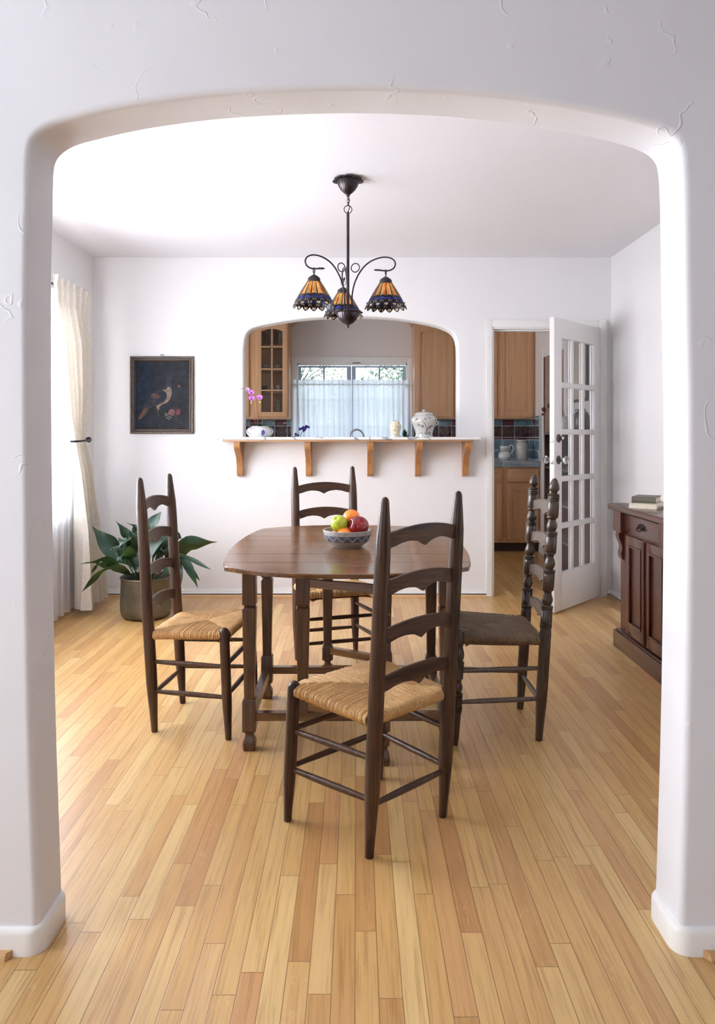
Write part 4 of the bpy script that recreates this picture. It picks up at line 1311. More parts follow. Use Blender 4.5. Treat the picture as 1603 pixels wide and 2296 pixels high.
# ------------------------------------------------------------------ curtains of the dining window
rd = thing('curtain_rod', (-1.965, 4.0, 2.235), 'black iron curtain rod with a round finial above the dining room window', 'curtain rod')
mb = MB('iron'); mb.tube([(0, -1.62, 0), (0, 1.40, 0)], .0085, 10); mb.build('rod', rd)
for s, y in ((1, 1.41), (-1, -1.63)):
    MB('iron').lathe([(.001, -.012), (.010, -.012), (.012, -.004), (.018, .002), (.021, .014), (.018, .026), (.010, .032), (.001, .034)], (0, y, 0), 16, None, (0, s, 0)).build('finial', rd)
for y in (1.36, -1.58):
    mb = MB('iron'); mb.tube([(0, y, 0), (-.05, y, -.002), (-.088, y, -.01)], .006, 8); mb.lathe([(.001, 0), (.02, 0), (.02, .004), (.001, .004)], (-.0885, y, -.01), 14, None, (1, 0, 0)); mb.build('rod_bracket', rd)

def curtain(name, label, tab, folds, z0, z1, mat, x0tab, amp_tab, cat='curtain', header=0, seed=0, nz=60, per=10, thick=0):
    r_ = random.Random(seed)
    ph = [r_.uniform(-.25, .25) for _ in range(folds+1)]; am = [r_.uniform(.65, 1.25) for _ in range(folds+1)]
    mb = MB(mat); V = []
    n = folds*per
    for j in range(nz+1):
        z = lerp(z0, z1, j/nz); ya, yb = interp(tab, z); amp = interp(amp_tab, z); x0 = interp(x0tab, z)
        row = []
        for i in range(n+1):
            t = i/n; u = t*folds; k = min(int(u), folds-1); f = u-k
            w = math.sin(2*PI*(u)+ph[k]*(1-f)+ph[k+1]*f+.35*math.sin(z*1.7+k))
            a = amp*lerp(am[k], am[k+1], f)
            y = lerp(ya, yb, t+.012*math.cos(2*PI*u)*1.2)
            x = x0+a*w+.25*a*math.sin(5*u+z*2.3)
            zz_ = z
            if header and z > header:
                x += .010*math.sin(2*PI*u*3.3+1)*(z-header)/.04; 
                if j == nz: zz_ += .010*math.sin(u*9.1)+.006*math.sin(u*23)
            row.append(mb.bm.verts.new((x, y, zz_)))
        V.append(row)
    for a, b in zip(V, V[1:]):
        for i in range(n): mb.bm.faces.new((a[i], a[i+1], b[i+1], b[i]))
    o = mb.build(name, None, smooth=75)
    if thick:
        sd = o.modifiers.new('s', 'SOLIDIFY'); sd.thickness = thick
    return o
# cream damask curtain, tied back
zt = [(.045, 5.17, 5.66), (.3, 5.19, 5.63), (.62, 5.205, 5.56), (1.0, 5.165, 5.44), (1.19, 5.16, 5.375), (1.25, 5.15, 5.37), (1.38, 5.06, 5.395), (1.6, 4.985, 5.42), (1.9, 4.90, 5.455), (2.1, 4.84, 5.455), (2.22, 4.80, 5.445), (2.29, 4.78, 5.45)]
o = curtain('drape', '', zt, 6, .045, 2.285, 'damask', [(.045, -1.905), (.6, -1.925), (1.0, -1.93), (1.22, -1.95), (1.6, -1.945), (2.14, -1.955), (2.19, -1.940), (2.27, -1.940), (2.3, -1.948)],
            [(.045, .052), (.6, .042), (1.0, .026), (1.22, .012), (1.5, .028), (1.9, .036), (2.17, .013), (2.2, .009), (2.25, .009), (2.29, .016)], header=2.24, seed=4, nz=90)
tag(o, 'cream damask curtain tied back beside the dining room window', 'curtain')
hb = thing('curtain_holdback', (-1.95, 5.40, 1.222), 'black iron holdback with a ball end gathering the cream curtain', 'curtain holdback')
MB('iron').tube(smooth_path([(-.103, .03, .0), (-.06, .035, 0), (.0, .03, .002), (.033, 0, .002), (.045, -.10, -.001), (.040, -.21, -.005), (.025, -.262, -.007), (-.01, -.275, -.007)], 6), .0072, 10).build('hook', hb)
MB('iron').ball((.012, .015, .003), .0205, None, 14).build('ball_end', hb)
o = curtain('sheer_curtain', '', [(0, 2.45, 5.27), (3, 2.45, 5.27)], 24, .035, 2.225, 'sheer', [(0, -2.0), (3, -2.0)], [(0, .026), (1, .018), (2.2, .012)], seed=9, nz=24, per=8)
tag(o, 'long white sheer curtain hanging to the floor over the dining room window', 'curtain')
hem = MB('sheer')

# ------------------------------------------------------------------ potted plant
PX, PY = -1.462, 5.20
pp = thing('potted_plant', (PX, PY, 0), 'broad-leaved green plant in a round aged metal pot by the cream curtain', 'potted plant')
mb = MB('aged_brass')
mb.lathe([(.001, .0), (.120, 0), (.145, .004), (.163, .018), (.172, .045), (.1745, .09), (.172, .18), (.168, .262), (.172, .270), (.176, .276), (.174, .282), (.167, .280), (.163, .270), (.163, .23), (.001, .23)], n=56, caps=False)
mb.build('pot', pp)
mb = MB('pewter')
for k in range(1):
    a = -1.15; x, y = .172*math.cos(a), .172*math.sin(a)
    mb.lathe([(.001, 0), (.010, 0), (.010, .004), (.001, .006)], (x, y, .235), 10, None, (math.cos(a), math.sin(a), 0))
    mb.tube([(x*1.03+.012*math.cos(t), y*1.03, .250+.014*math.sin(t)) for t in [2*PI*i/12 for i in range(12)]], .003, 6, closed=True)
mb.build('pot_lug', pp)
MB('soil').lathe([(.001, .232), (.163, .232), (.08, .240), (.001, .243)], n=30, caps=False).build('soil', pp)
p0 = Vector((PX, PY, 0))
def L_(pts, w, roll=0, wav=.5, fold=.3):
    """pts: (px, py, depth) from the pot outwards"""
    P = [at(a, b, Y)-p0 for a, b, Y in pts]
    prof = [(0, .04), (.26, .06), (.36, .38), (.47, .82), (.58, 1), (.70, .84), (.82, .5), (.92, .2), (1, .01)]
    strip_leaf(P, w, 'leaf', fold, prof, roll, 9, wav).build('leaf', pp, smooth=80)
base = lambda dx, dy: (327+dx, 1306, PY+dy)
L_([base(-20, 0), (285, 1284, 5.15), (240, 1264, 5.08), (178, 1264, 5.02)], .115, .5)
L_([base(-24, -.03), (285, 1280, 5.05), (235, 1280, 4.98), (183, 1328, 4.95)], .075, .7)
L_([base(-22, .03), (290, 1262, 5.2), (246, 1228, 5.22), (206, 1180, 5.2)], .15, -.9)
L_([base(-15, .05), (296, 1240, 5.3), (285, 1205, 5.35), (258, 1167, 5.35)], .10, .9)
L_([base(-8, .06), (312, 1230, 5.3), (318, 1195, 5.35), (283, 1172, 5.35)], .10, .6)
L_([base(-2, .0), (322, 1240, 5.2), (330, 1195, 5.22), (362, 1148, 5.2)], .17, 1.1, .4)
L_([base(0, .02), (325, 1248, 5.2), (318, 1210, 5.15), (322, 1170, 5.25)], .12, 1.2)
L_([base(-18, -.05), (280, 1250, 5.05), (268, 1222, 4.98), (276, 1262, 4.92)], .13, .3)
L_([base(-14, -.06), (290, 1245, 5.05), (288, 1210, 4.98), (268, 1228, 4.9)], .14, .4)
L_([base(0, -.06), (322, 1240, 5.02), (322, 1205, 4.95), (330, 1254, 4.88)], .17, .2)
L_([base(8, -.06), (345, 1238, 5.02), (352, 1202, 4.95), (338, 1250, 4.86)], .17, -.3)
L_([base(6, .02), (340, 1236, 5.15), (362, 1206, 5.12), (383, 1210, 5.1)], .15, .5)
L_([base(14, .05), (368, 1238, 5.25), (392, 1206, 5.3), (408, 1208, 5.32)], .10, .7)
L_([base(16, .03), (380, 1266, 5.2), (420, 1226, 5.15), (488, 1215, 5.1)], .15, -.75, .35)
L_([base(18, -.02), (378, 1262, 5.1), (412, 1250, 5.02), (474, 1278, 4.96)], .065, .5)
L_([base(16, -.05), (375, 1266, 5.05), (412, 1260, 4.95), (444, 1320, 4.92)], .085, .4)
L_([base(18, -.02), (378, 1270, 5.1), (416, 1268, 5.0), (448, 1302, 4.97)], .06, .4)
L_([base(16, -.08), (366, 1280, 5.02), (396, 1272, 4.95), (406, 1312, 4.93)], .08, .5)
L_([base(10, -.08), (350, 1276, 5.02), (366, 1262, 4.93), (378, 1292, 4.9)], .075, .3)
L_([base(-4, -.06), (315, 1268, 5.05), (300, 1245, 4.97), (306, 1280, 4.92)], .12, .3)
L_([base(-6, .08), (300, 1262, 5.3), (268, 1252, 5.33), (238, 1240, 5.36)], .12, .4)
L_([base(10, .08), (352, 1256, 5.3), (378, 1240, 5.35), (392, 1262, 5.3)], .13, .4)
L_([base(0, .1), (330, 1250, 5.3), (345, 1225, 5.36), (372, 1232, 5.36)], .13, .8)
L_([base(-12, .02), (305, 1236, 5.2), (300, 1200, 5.24), (304, 1176, 5.26)], .09, 1.0, .7)
L_([base(4, .04), (338, 1230, 5.25), (346, 1196, 5.3), (336, 1178, 5.32)], .09, .9, .7)
L_([base(-14, -.09), (300, 1262, 5.0), (282, 1244, 4.9), (262, 1258, 4.84)], .11, .5, .7)
L_([base(12, .0), (360, 1250, 5.15), (384, 1228, 5.1), (400, 1246, 5.06)], .12, .4, .7)
L_([base(-22, -.02), (282, 1290, 5.1), (232, 1262, 5.0), (204, 1286, 4.98)], .06, .5)

# ------------------------------------------------------------------ sideboard
SX, SY = 1.535, 4.49      # front plane (at the plinth) and the far end
SL = 1.46
sb = thing('sideboard', (SX, SY, 0), 'dark reddish-brown wooden sideboard with panelled doors against the wall by the open door', 'sideboard')
D = XR-.016-SX
mb = MB('sideboard_z', 'sideboard_y')
mb.box(.035, D, -SL+.03, -.03, .10, .81)
mb.build('carcass', sb)
mb = MB('sideboard_y'); mb.box(0, D, -SL, 0, 0, .098, bev=.003); mb.box(.010, D, -SL+.01, -.01, .098, .108, bev=.003); mb.build('plinth', sb)
mb = MB('sideboard_y')
pr = [(-.022, .816), (-.026, .822), (-.026, .842), (-.022, .848), (-.016, .850), (D, .850), (D, .812), (-.010, .812)]
mb.prism([(x, z) for x, z in pr], -SL-.02, .02, None, 'y'); mb.build('top', sb)
for y0, y1 in ((-.125, 0), (-SL, -SL+.125), (-SL/2-.05, -SL/2+.05)):
    mb = MB('sideboard_z'); mb.box(0, .04, y0, y1, .688, .812, bev=.004); mb.build('corner_block', sb)
    yc = (y0+y1)/2
    pr = [(.034, .688), (.006, .688), (.002, .676), (.004, .655), (.014, .632), (.022, .61), (.023, .59), (.020, .58), (.016, .565), (.018, .545), (.026, .530), (.034, .52)]
    MB('sideboard_z').prism(pr, yc-.028, yc+.028, None, 'y').build('corbel', sb)
def drawer(y0, y1):
    mb = MB('sideboard_y'); mb.box(.020, .036, y0, y1, .702, .800, bev=.003); d = mb.build('drawer', sb)
    h = MB('bronze_dark'); yc = (y0+y1)/2; zc = .752
    h.prism([(yc-.048, zc), (yc-.05, zc+.014), (yc-.03, zc+.010), (yc-.02, zc+.022), (yc, zc+.016), (yc+.02, zc+.022), (yc+.03, zc+.010), (yc+.05, zc+.014), (yc+.048, zc), (yc+.04, zc-.012), (yc+.02, zc-.008), (yc, zc-.016), (yc-.02, zc-.008), (yc-.04, zc-.012)], .017, .0205, None, 'x')
    h.tube(smooth_path([(.018, yc-.032, zc+.004), (.004, yc-.034, zc-.008), (.002, yc-.015, zc-.018), (.002, yc+.015, zc-.018), (.004, yc+.034, zc-.008), (.018, yc+.032, zc+.004)], 5), .003, 7)
    c = h.build('handle', None); c.parent = d
drawer(-SL/2+.06, -.135); drawer(-SL+.135, -SL/2-.06)
def sdoor(y0, y1):
    mb = MB('sideboard_z', 'sideboard_y'); z0, z1 = .118, .682; w = .052
    mb.box(.018, .036, y0, y0+w, z0, z1, 'sideboard_z', bev=.002); mb.box(.018, .036, y1-w, y1, z0, z1, 'sideboard_z', bev=.002)
    mb.box(.018, .036, y0+w, y1-w, z1-w, z1, 'sideboard_y', bev=.002); mb.box(.018, .036, y0+w, y1-w, z0, z0+w+.01, 'sideboard_y', bev=.002)
    mb.box(.028, .034, y0+w, y1-w, z0+w, z1-w, 'sideboard_z')
    a, b, c, d = y0+w, y1-w, z0+w+.01, z1-w; g = .012
    for (p, q, r, s) in ((a, a+g, c, d), (b-g, b, c, d), (a, b, c, c+g), (a, b, d-g, d)): mb.box(.013, .030, p, q, r, s, 'sideboard_z', bev=.004)
    mb.build('cabinet_door', sb)
for k in range(2):
    o_ = -.16-k*.62
    sdoor(o_-.285, o_); sdoor(o_-.575, o_-.290)
    MB('sideboard_z').tube([(.014, o_-.2875, .12), (.014, o_-.2875, .68)], .007, 8).build('door_bead', sb)

def book(loc, rz, w, d, h, cover, label, spine='y-', lying=True, parent=None):
    """w along x (fore edge to spine), d along y, h thickness; spine at +x side"""
    t = thing('book', loc, label, 'book', rot=rz)
    mb = MB(cover); c = .0025
    mb.box(-w/2, w/2, -d/2, d/2, 0, c); mb.box(-w/2, w/2, -d/2, d/2, h-c, h)
    rings = []
    for y in (-d/2, d/2):
        rings.append([(w/2-.002+ .008*math.sin(PI*k/8)+(0), y, h*k/8) for k in range(9)]+[(w/2-.004+.006*math.sin(PI*k/8), y, c+(h-2*c)*k/8) for k in range(8, -1, -1)])
    mb.loft(rings); mb.build('cover', t)
    p = MB('paper'); p.box(-w/2+.006, w/2-.002, -d/2+.004, d/2-.004, c, h-c); p.build('pages', t)
    return t
book((1.645, 4.235, .8505), math.radians(-38), .155, .215, .029, 'book_cream', 'thicker pale book, lower of the two lying on the sideboard')
book((1.640, 4.24, .8800), math.radians(-122), .165, .128, .034, 'book_olive', 'olive-brown book lying on top of the pale book on the sideboard')

# ------------------------------------------------------------------ kitchen
CF = 8.30   # front of the wall cabinets
def raised_door(mb, x0, x1, z0, z1, yf, arch=True, fr=.052, m='maple_z'):
    """raised-panel door, arched at the top of the panel; yf is its front face"""
    a, b, c, d = x0+fr, x1-fr, z0+fr, z1-fr*1.25
    n = 14
    def top(x): 
        s = (x-(a+b)/2)/((b-a)/2); return d-(.035*(abs(s)**2.2) if arch else 0)
    mb.box(x0, a, yf, yf+.02, z0, z1, m, bev=.003); mb.box(b, x1, yf, yf+.02, z0, z1, m, bev=.003); mb.box(a, b, yf+.0003, yf+.02, z0, c, m)
    arc = [(a+(b-a)*k/n, top(a+(b-a)*k/n)) for k in range(n+1)]
    mb.prism([(a, z1)]+arc+[(b, z1)], yf+.0003, yf+.02, m)
    def ring(o):
        pts = [(a+o, c+o), (b-o, c+o)]
        pts += [(lerp(b-o, a+o, k/n), top(lerp(b, a, k/n))-o) for k in range(n+1)]
        return pts
    mb.loft([[(x, yf+y, z) for x, z in ring(o)] for o, y in ((0, .012), (.006, .012), (.030, .004), (.031, .004))], m, cap0=False)
def wall_cabinet(name, x0, x1, z0, z1, doors, label, glass_=False, crown=(True, True), back=KY):
    t = thing(name, (0, 0, 0), label, 'cabinet')
    mb = MB('maple_z', 'inside_dark')
    if glass_:
        mb.box(x0, x0+.018, CF, back, z0, z1); mb.box(x1-.018, x1, CF, back, z0, z1); mb.box(x0+.018, x1-.018, CF, back-.001, z0+.0005, z0+.02); mb.box(x0+.018, x1-.018, CF, back-.001, z1-.02, z1-.0005)
        mb.box(x0+.018, x1-.018, back-.012, back-.004, z0+.02, z1-.02)
        for z in (1.741, 1.986, 2.262): mb.box(x0+.018, x1-.018, CF+.02, back-.012, z-.018, z)
        # face frame
        xs = sorted([x0]+[d for dd in doors for d in dd]+[x1])
        mb.box(x0, doors[0][0]+.01, CF-.018, CF, z0, z1); mb.box(doors[-1][1]-.01, x1, CF-.018, CF, z0, z1)
        for p, q in zip(doors, doors[1:]): mb.box(p[1]-.01, q[0]+.01, CF-.018, CF, z0, z1)
        mb.box(x0+.02, x1-.02, CF-.0172, CF-.001, z0+.0005, z0+.045); mb.box(x0+.02, x1-.02, CF-.0172, CF-.001, z1-.05, z1-.0005)
    else:
        mb.box(x0, x1, CF-.018, back, z0, z1, bev=.002)
    mb.build('cabinet_box', t)
    if crown[0] or crown[1]:
        mb = MB('maple_x')
        pr = [(0, 0), (-.012, 0), (-.02, .012), (-.022, .022), (-.045, .045), (-.05, .058), (0, .058)]
        e0 = x0-(.0 if not crown[0] else .05); e1 = x1+(.05 if crown[1] else 0)
        mb.loft([[(x0-(o*-1 if crown[0] else 0), CF-.018+o, z1-.03+h) for o, h in pr], [(x1+(o*-1 if crown[1] else 0), CF-.018+o, z1-.03+h) for o, h in pr]])
        if crown[1]: mb.loft([[(x1-o, CF-.018+o, z1-.03+h) for o, h in pr], [(x1-o, back, z1-.03+h) for o, h in pr]])
        if crown[0]: mb.loft([[(x0+o, CF-.018+o, z1-.03+h) for o, h in pr], [(x0+o, back, z1-.03+h) for o, h in pr]])
        mb.build('crown_moulding', t)
    for d0, d1 in doors:
        dz0, dz1 = z0+.024, z1-.045
        mb = MB('maple_z', 'maple_x')
        yf = CF-.018-.020
        if not glass_:
            raised_door(mb, d0, d1, dz0, dz1, yf); mb.build('cabinet_door', t)
        else:
            fr = .058; a, b, c, d = d0+fr, d1-fr, dz0+.052, dz1-.055
            mb.box(d0, a, yf, yf+.02, dz0, dz1, 'maple_z', bev=.003); mb.box(b, d1, yf, yf+.02, dz0, dz1, 'maple_z', bev=.003); mb.box(a, b, yf, yf+.02, dz0, c, 'maple_x')
            n = 12; arc = [(a+(b-a)*k/n, d-.028*abs(2*k/n-1)**2.0) for k in range(n+1)]
            mb.prism([(a, dz1)]+arc+[(b, dz1)], yf, yf+.02, 'maple_x')
            xm = (a+b)/2; mb.box(xm-.008, xm+.008, yf+.002, yf+.012, c, d, 'maple_z')
            for z in (1.751, 1.986, 2.231): mb.box(a, b, yf+.002, yf+.012, z-.007, z+.007, 'maple_x')
            dr = mb.build('cabinet_door', t)
            g = MB('cab_glass').box(a-.004, b+.004, yf+.013, yf+.015, c-.004, d+.002).build('glass_pane', None, smooth=0); g.parent = dr
    return t
def kx(px, Y=CF-.035): return (px-800)/1680*Y
CZ0, CZ1 = 1.436, 2.53
wall_cabinet('wall_cabinet', -1.60, -.752, CZ0, CZ1, [(-1.55, kx(558)), (kx(574), kx(645))], 'maple wall cabinet with glazed doors, left of the kitchen window', True, (False, True))
wall_cabinet('wall_cabinet', .636, 1.09, CZ0, CZ1, [(kx(933), kx(1016.5))], 'maple wall cabinet with a solid arched door, right of the kitchen window', False, (True, False))
wall_cabinet('wall_cabinet', 1.094, XKR-.004, CZ0, CZ1, [(1.125, kx(1114)), (kx(1121), kx(1194))], 'tall maple wall cabinet seen through the doorway, over the jug and storage jar', False, (False, False))

# cups and glasses behind the glass door
def cup(x, y, z, r, h, label, mat='porcelain', handle=0, deco=True, name='cup', taper=.86):
    mb = MB(mat, 'navy')
    mb.lathe([(.001, 0), (r*.72, 0), (r*taper, h*.12), (r*.93, h*.5), (r, h), (r*.93, h), (r*.85, h*.5), (r*.6, h*.1), (.001, h*.09)], n=22, m=mat, caps=False)
    if handle: mb.tube(smooth_path([(handle*r*.92, 0, h*.8), (handle*r*1.4, 0, h*.85), (handle*r*1.5, 0, h*.45), (handle*r*.9, 0, h*.25)], 5), r*.1, 7, mat)
    if deco:
        for k in range(10):
            a = -PI/2-1.2+k*.27; mb.ball((r*.94*math.cos(a), r*.94*math.sin(a), h*(.5+.16*math.sin(k*2.3))), r*.11, 'navy', 6)
    o = mb.build(name, None, loc=(x, y, z), doubles=False); tag(o, label, name.split('_')[-1]); return o
s2, s1 = 1.986, 1.741
cup(kx(596.5, 8.42), 8.42, s2, .032, .058, 'white patterned cup on the upper glazed cabinet shelf, left pane', handle=1)
cup(kx(624, 8.42), 8.42, s2, .029, .058, 'white patterned cup on the upper glazed cabinet shelf, right pane', handle=-1)
cup(kx(624.5, 8.42), 8.42, s1, .032, .076, 'white patterned mug on the lower shelf of the glazed cabinet', handle=0, name='mug')
cup(kx(613, 8.45), 8.45, s1, .024, .070, 'clear drinking glass beside the patterned mug in the glazed cabinet', 'clear_jar', 0, False, 'glass', .95)
cup(kx(593, 8.45), 8.45, s1, .036, .070, 'dark grey bowl on the lower shelf of the glazed cabinet', 'pewter', 0, False, 'bowl', .8)
names = ['lowest', 'second', 'third', 'topmost']
for k in range(4):
    cup(kx(624.5, 8.44), 8.44, CZ0+.0205+k*.046, .031-.001*k, .050 if k == 3 else .0455, '%s of the four stacked white cups in the glazed cabinet' % names[k], 'stoneware', 0, True, 'cup')
for i, (px, l) in enumerate(((587, 'tall clear glass on the top cabinet shelf, behind the left pane'), (610, 'tall clear glass on the top cabinet shelf, by the middle bar'), (629, 'tall clear glass on the top cabinet shelf, behind the right pane'))):
    cup(kx(px, 8.46), 8.46, 2.262, .030, .15, l, 'clear_jar', 0, False, 'glass', .9)

# tiled splashback
def tiles():
    mb = MB('grout', 'tile_blue', 'tile_maroon', 'tile_plum', 'tile_motif', 'tile_deep', 'tile_counter')
    Yt = KY-.008
    g = .0035
    def tile(x0, x1, z0, z1, m, d=.005): mb.box(x0+g, x1-g, Yt-d, Yt, z0+g, z1-g, m, bev=.0012)
    xs = [XKR-.008-.1455*k for k in range(27)]
    spans = [(-1.95, KW[0]-.064), (KW[1]+.060, XKR-.002)]
    for s0, s1 in spans: mb.box(s0, s1, Yt, KY-.001, .985, CZ0, 'grout')
    z_a, z_b, z_c, z_d, z_e = 1.4355, 1.362, 1.232, 1.204, 1.088
    cols = ['tile_blue', 'tile_maroon', 'tile_blue']
    for k, x1 in enumerate(xs):
        x0 = x1-.1455
        for s0, s1 in spans:
            a, b = max(x0, s0), min(x1, s1)
            if b-a < .03: continue
            tile(a, b, z_b, z_a, 'tile_maroon' if k % 2 == 1 else 'tile_blue')
            tile(a, b, z_c, z_b, 'tile_plum')
            tile(a, b, z_d, z_c, 'tile_maroon')
            tile(a, b, z_e, z_d, 'tile_blue')
            c = (x0+x1)/2; zc = (z_c+z_b)/2
            if b-a > .14:
                # raised diamond with a four-leaf heart and corner scrolls
                for q, m, dd in ((.058, 'tile_motif', .0062), (.052, 'tile_deep', .0068), (.045, 'tile_motif', .0072), (.042, 'tile_deep', .0076)):
                    mb.prism([(c-q, zc), (c, zc-q), (c+q, zc), (c, zc+q)], Yt-dd, Yt, m)
                for an in range(4):
                    aa = PI/2*an; mb.ball((c+.014*math.cos(aa), Yt-.0076, zc+.014*math.sin(aa)), .009, 'tile_motif', 8, (1, .25, 1))
                    aa = PI/4+PI/2*an; mb.tube([(c+.068*math.cos(aa)+.014*math.cos(t), Yt-.006, zc+.068*math.sin(aa)+.014*math.sin(t)) for t in [2*PI*i/10 for i in range(10)]], .0025, 5, 'tile_motif', closed=True)
    # bottom row: triangles
    for s0, s1 in spans:
        x = s1; k = 0
        while x-.145 > s0:
            a, b, c = x-.145, x, x-.0725
            za, zb = .99+g, z_e-g
            for tri in (([(a+g*2, za), (b-g*2, za), (c, zb-g)]) , ([(c+g*2, zb), (b+.0725-g*2, zb), (b, za+g)])):
                if max(p[0] for p in tri) < s1: mb.prism(tri, Yt-.005, Yt, 'tile_blue')
            x -= .145
    # the return on the right-hand kitchen wall
    Xt = XKR-.008
    mb.box(Xt, XKR-.001, 7.97, KY-.008, .985, 1.47, 'grout')
    def tiler(y0, y1, z0, z1, m): mb.box(Xt-.005, Xt, y0+g, y1-g, z0+g, z1-g, m, bev=.0012)
    y = KY-.012; k = 0
    while y-.145 > 7.96:
        a, b = y-.145, y
        tiler(a, b, z_b, z_a, 'tile_maroon' if k % 2 == 0 and k else 'tile_blue'); tiler(a, b, z_c, z_b, 'tile_plum'); tiler(a, b, z_d, z_c, 'tile_maroon'); tiler(a, b, z_e, z_d, 'tile_blue')
        if k > 1: tiler(a, b, z_a, 1.468, 'tile_counter')
        c = (a+b)/2
        mb.prism([(a+.008, .994), (b-.008, .994), (c, z_e-.012)], Xt-.005, Xt, 'tile_blue', 'x')
        mb.prism([(c+.008, z_e-.004), (b+.0725-.008, z_e-.004), (b, 1.0)], Xt-.005, Xt, 'tile_blue', 'x') if k else None
        y -= .145; k += 1
    o = mb.build('trim_2', None, smooth=30, doubles=False); o['kind'] = 'structure'
tiles()
# counter and base cabinets
BF = 8.055
ct = thing('kitchen_counter', (0, 0, 0), 'blue-grey tiled kitchen counter running under the window', 'counter')
mb = MB('grout', 'tile_counter')
mb.box(XL+.005, XKR-.002, BF-.03, KY-.010, .915, .976, 'grout')
x = XKR-.004
while x-.20 > XL:
    mb.box(x-.1975, x-.0025, BF-.036, BF-.010, .916, .935, 'tile_counter', bev=.003)
    mb.box(x-.1975, x-.0025, BF-.036, BF-.010, .9365, .957, 'tile_counter', bev=.003)
    mb.box(x-.1975, x-.0025, BF-.036, BF+.03, .9585, .982, 'tile_counter', bev=.006)
    y = BF+.033
    while y+.14 < KY-.01:
        mb.box(x-.1975, x-.0025, y, y+.138, .97, .9815, 'tile_counter', bev=.001); y += .1415
    x -= .20
mb.build('counter_tiles', ct, smooth=30, doubles=False)
def base_cab(x0, x1, doors, label):
    t = thing('base_cabinet', (0, 0, 0), label, 'cabinet')
    mb = MB('maple_z'); mb.box(x0, x1, BF, KY-.012, .10, .914); mb.box(x0, x1, BF+.07, KY-.012, .0, .10, 'inside_dark'); mb.build('cabinet_box', t)
    for d0, d1 in doors:
        mb = MB('maple_x'); mb.box(d0, d1, BF-.018, BF, .758, .896, bev=.007); mb.build('drawer', t)
        mb = MB('maple_z'); raised_door(mb, d0, d1, .138, .732, BF-.020, False, .055); mb.build('cabinet_door', t)
base_cab(1.09, XKR-.003, [(1.13, 1.562), (1.618, 1.948)], 'maple base cabinet with drawers over panelled doors, seen through the doorway')
base_cab(XL+.02, 1.088, [(-1.98, -1.55), (-1.52, -1.09), (-1.06, -.62), (-.55, -.08), (-.04, .45), (.5, 1.04)], 'long run of maple base cabinets under the kitchen window')

# faucet and the small things at the sink
SNK = 8.34
mb = MB('chrome')
c = kx(800, SNK)
pts = [(c-.092, SNK, .982), (c-.090, SNK, 1.15), (c-.078, SNK, 1.245), (c-.048, SNK, 1.300), (c, SNK, 1.318), (c+.045, SNK, 1.302), (c+.075, SNK, 1.255), (c+.085, SNK, 1.20)]
mb.tube(smooth_path(pts, 6), .0105, 12); mb.lathe([(.001, .982), (.03, .982), (.026, .995), (.014, 1.0), (.014, 1.03)], (c-.092, SNK, 0), 16)
tag(mb.build('faucet'), 'arched chrome kitchen faucet in front of the sheer window curtain', 'faucet')
# violet flowers
V0 = Vector((kx(676, 8.30), 8.30, .982))
vf = thing('flower_pot', V0, 'small pot of deep violet flowers at the left end of the sink', 'potted plant')
MB('stoneware').lathe([(.001, 0), (.035, 0), (.05, .09), (.053, .095), (.046, .095), (.001, .08)], n=20, caps=False).build('pot', vf)
mb = MB('orchid_leaf')
st = [at(676, 978, 8.3)-V0, at(679, 970, 8.3)-V0, at(687, 962, 8.3)-V0]
mb.tube(smooth_path([(0, 0, .08), (0, 0, .2), at(673, 982, 8.3)-V0, at(675, 972, 8.3)-V0, at(680, 966, 8.3)-V0, at(690, 957, 8.3)-V0], 5), .003, 6)
mb.tube(smooth_path([(0, 0, .08), (-.01, 0, .2), at(667, 982, 8.3)-V0, at(664, 974, 8.3)-V0], 5), .003, 6)
mb.build('stem', vf)
for px, py, s in ((680, 960, 1.3), (687, 957, 1.2), (673, 962, 1.0), (684, 963, .8), (692, 958, .8), (663, 973, .8), (668, 976, .8), (681, 966, .8), (662, 978, .6)):
    mb = MB('violet')
    for k in range(5):
        a = 2*PI*k/5+px; petal(mb, at(px, py, 8.3)-V0, (math.cos(a), -.2, math.sin(a)), (-math.sin(a), 0, math.cos(a)), .019*s, .018*s, 'violet', .3)
    mb.build('flower', vf, smooth=60, doubles=False)
# succulent by the big jar
U0 = Vector((kx(908, 8.28), 8.28, .982))
su = thing('succulent', U0, 'small dark spiky succulent between the two lidded jars, behind the slab', 'potted plant')
MB('stoneware').lathe([(.001, 0), (.05, 0), (.06, .20), (.064, .21), (.055, .21), (.001, .19)], n=20, caps=False).build('pot', su)
for k in range(16):
    a = k*2.4; tl = .3+.045*k/16
    r = .085*(1-k/20)
    strip_leaf([(0, 0, .195), (r*.5*math.cos(a), r*.5*math.sin(a), .235+k*.003), (r*math.cos(a), r*math.sin(a), .255+k*.006)], .022, 'orchid_leaf', .4).build('leaf', su, smooth=80)
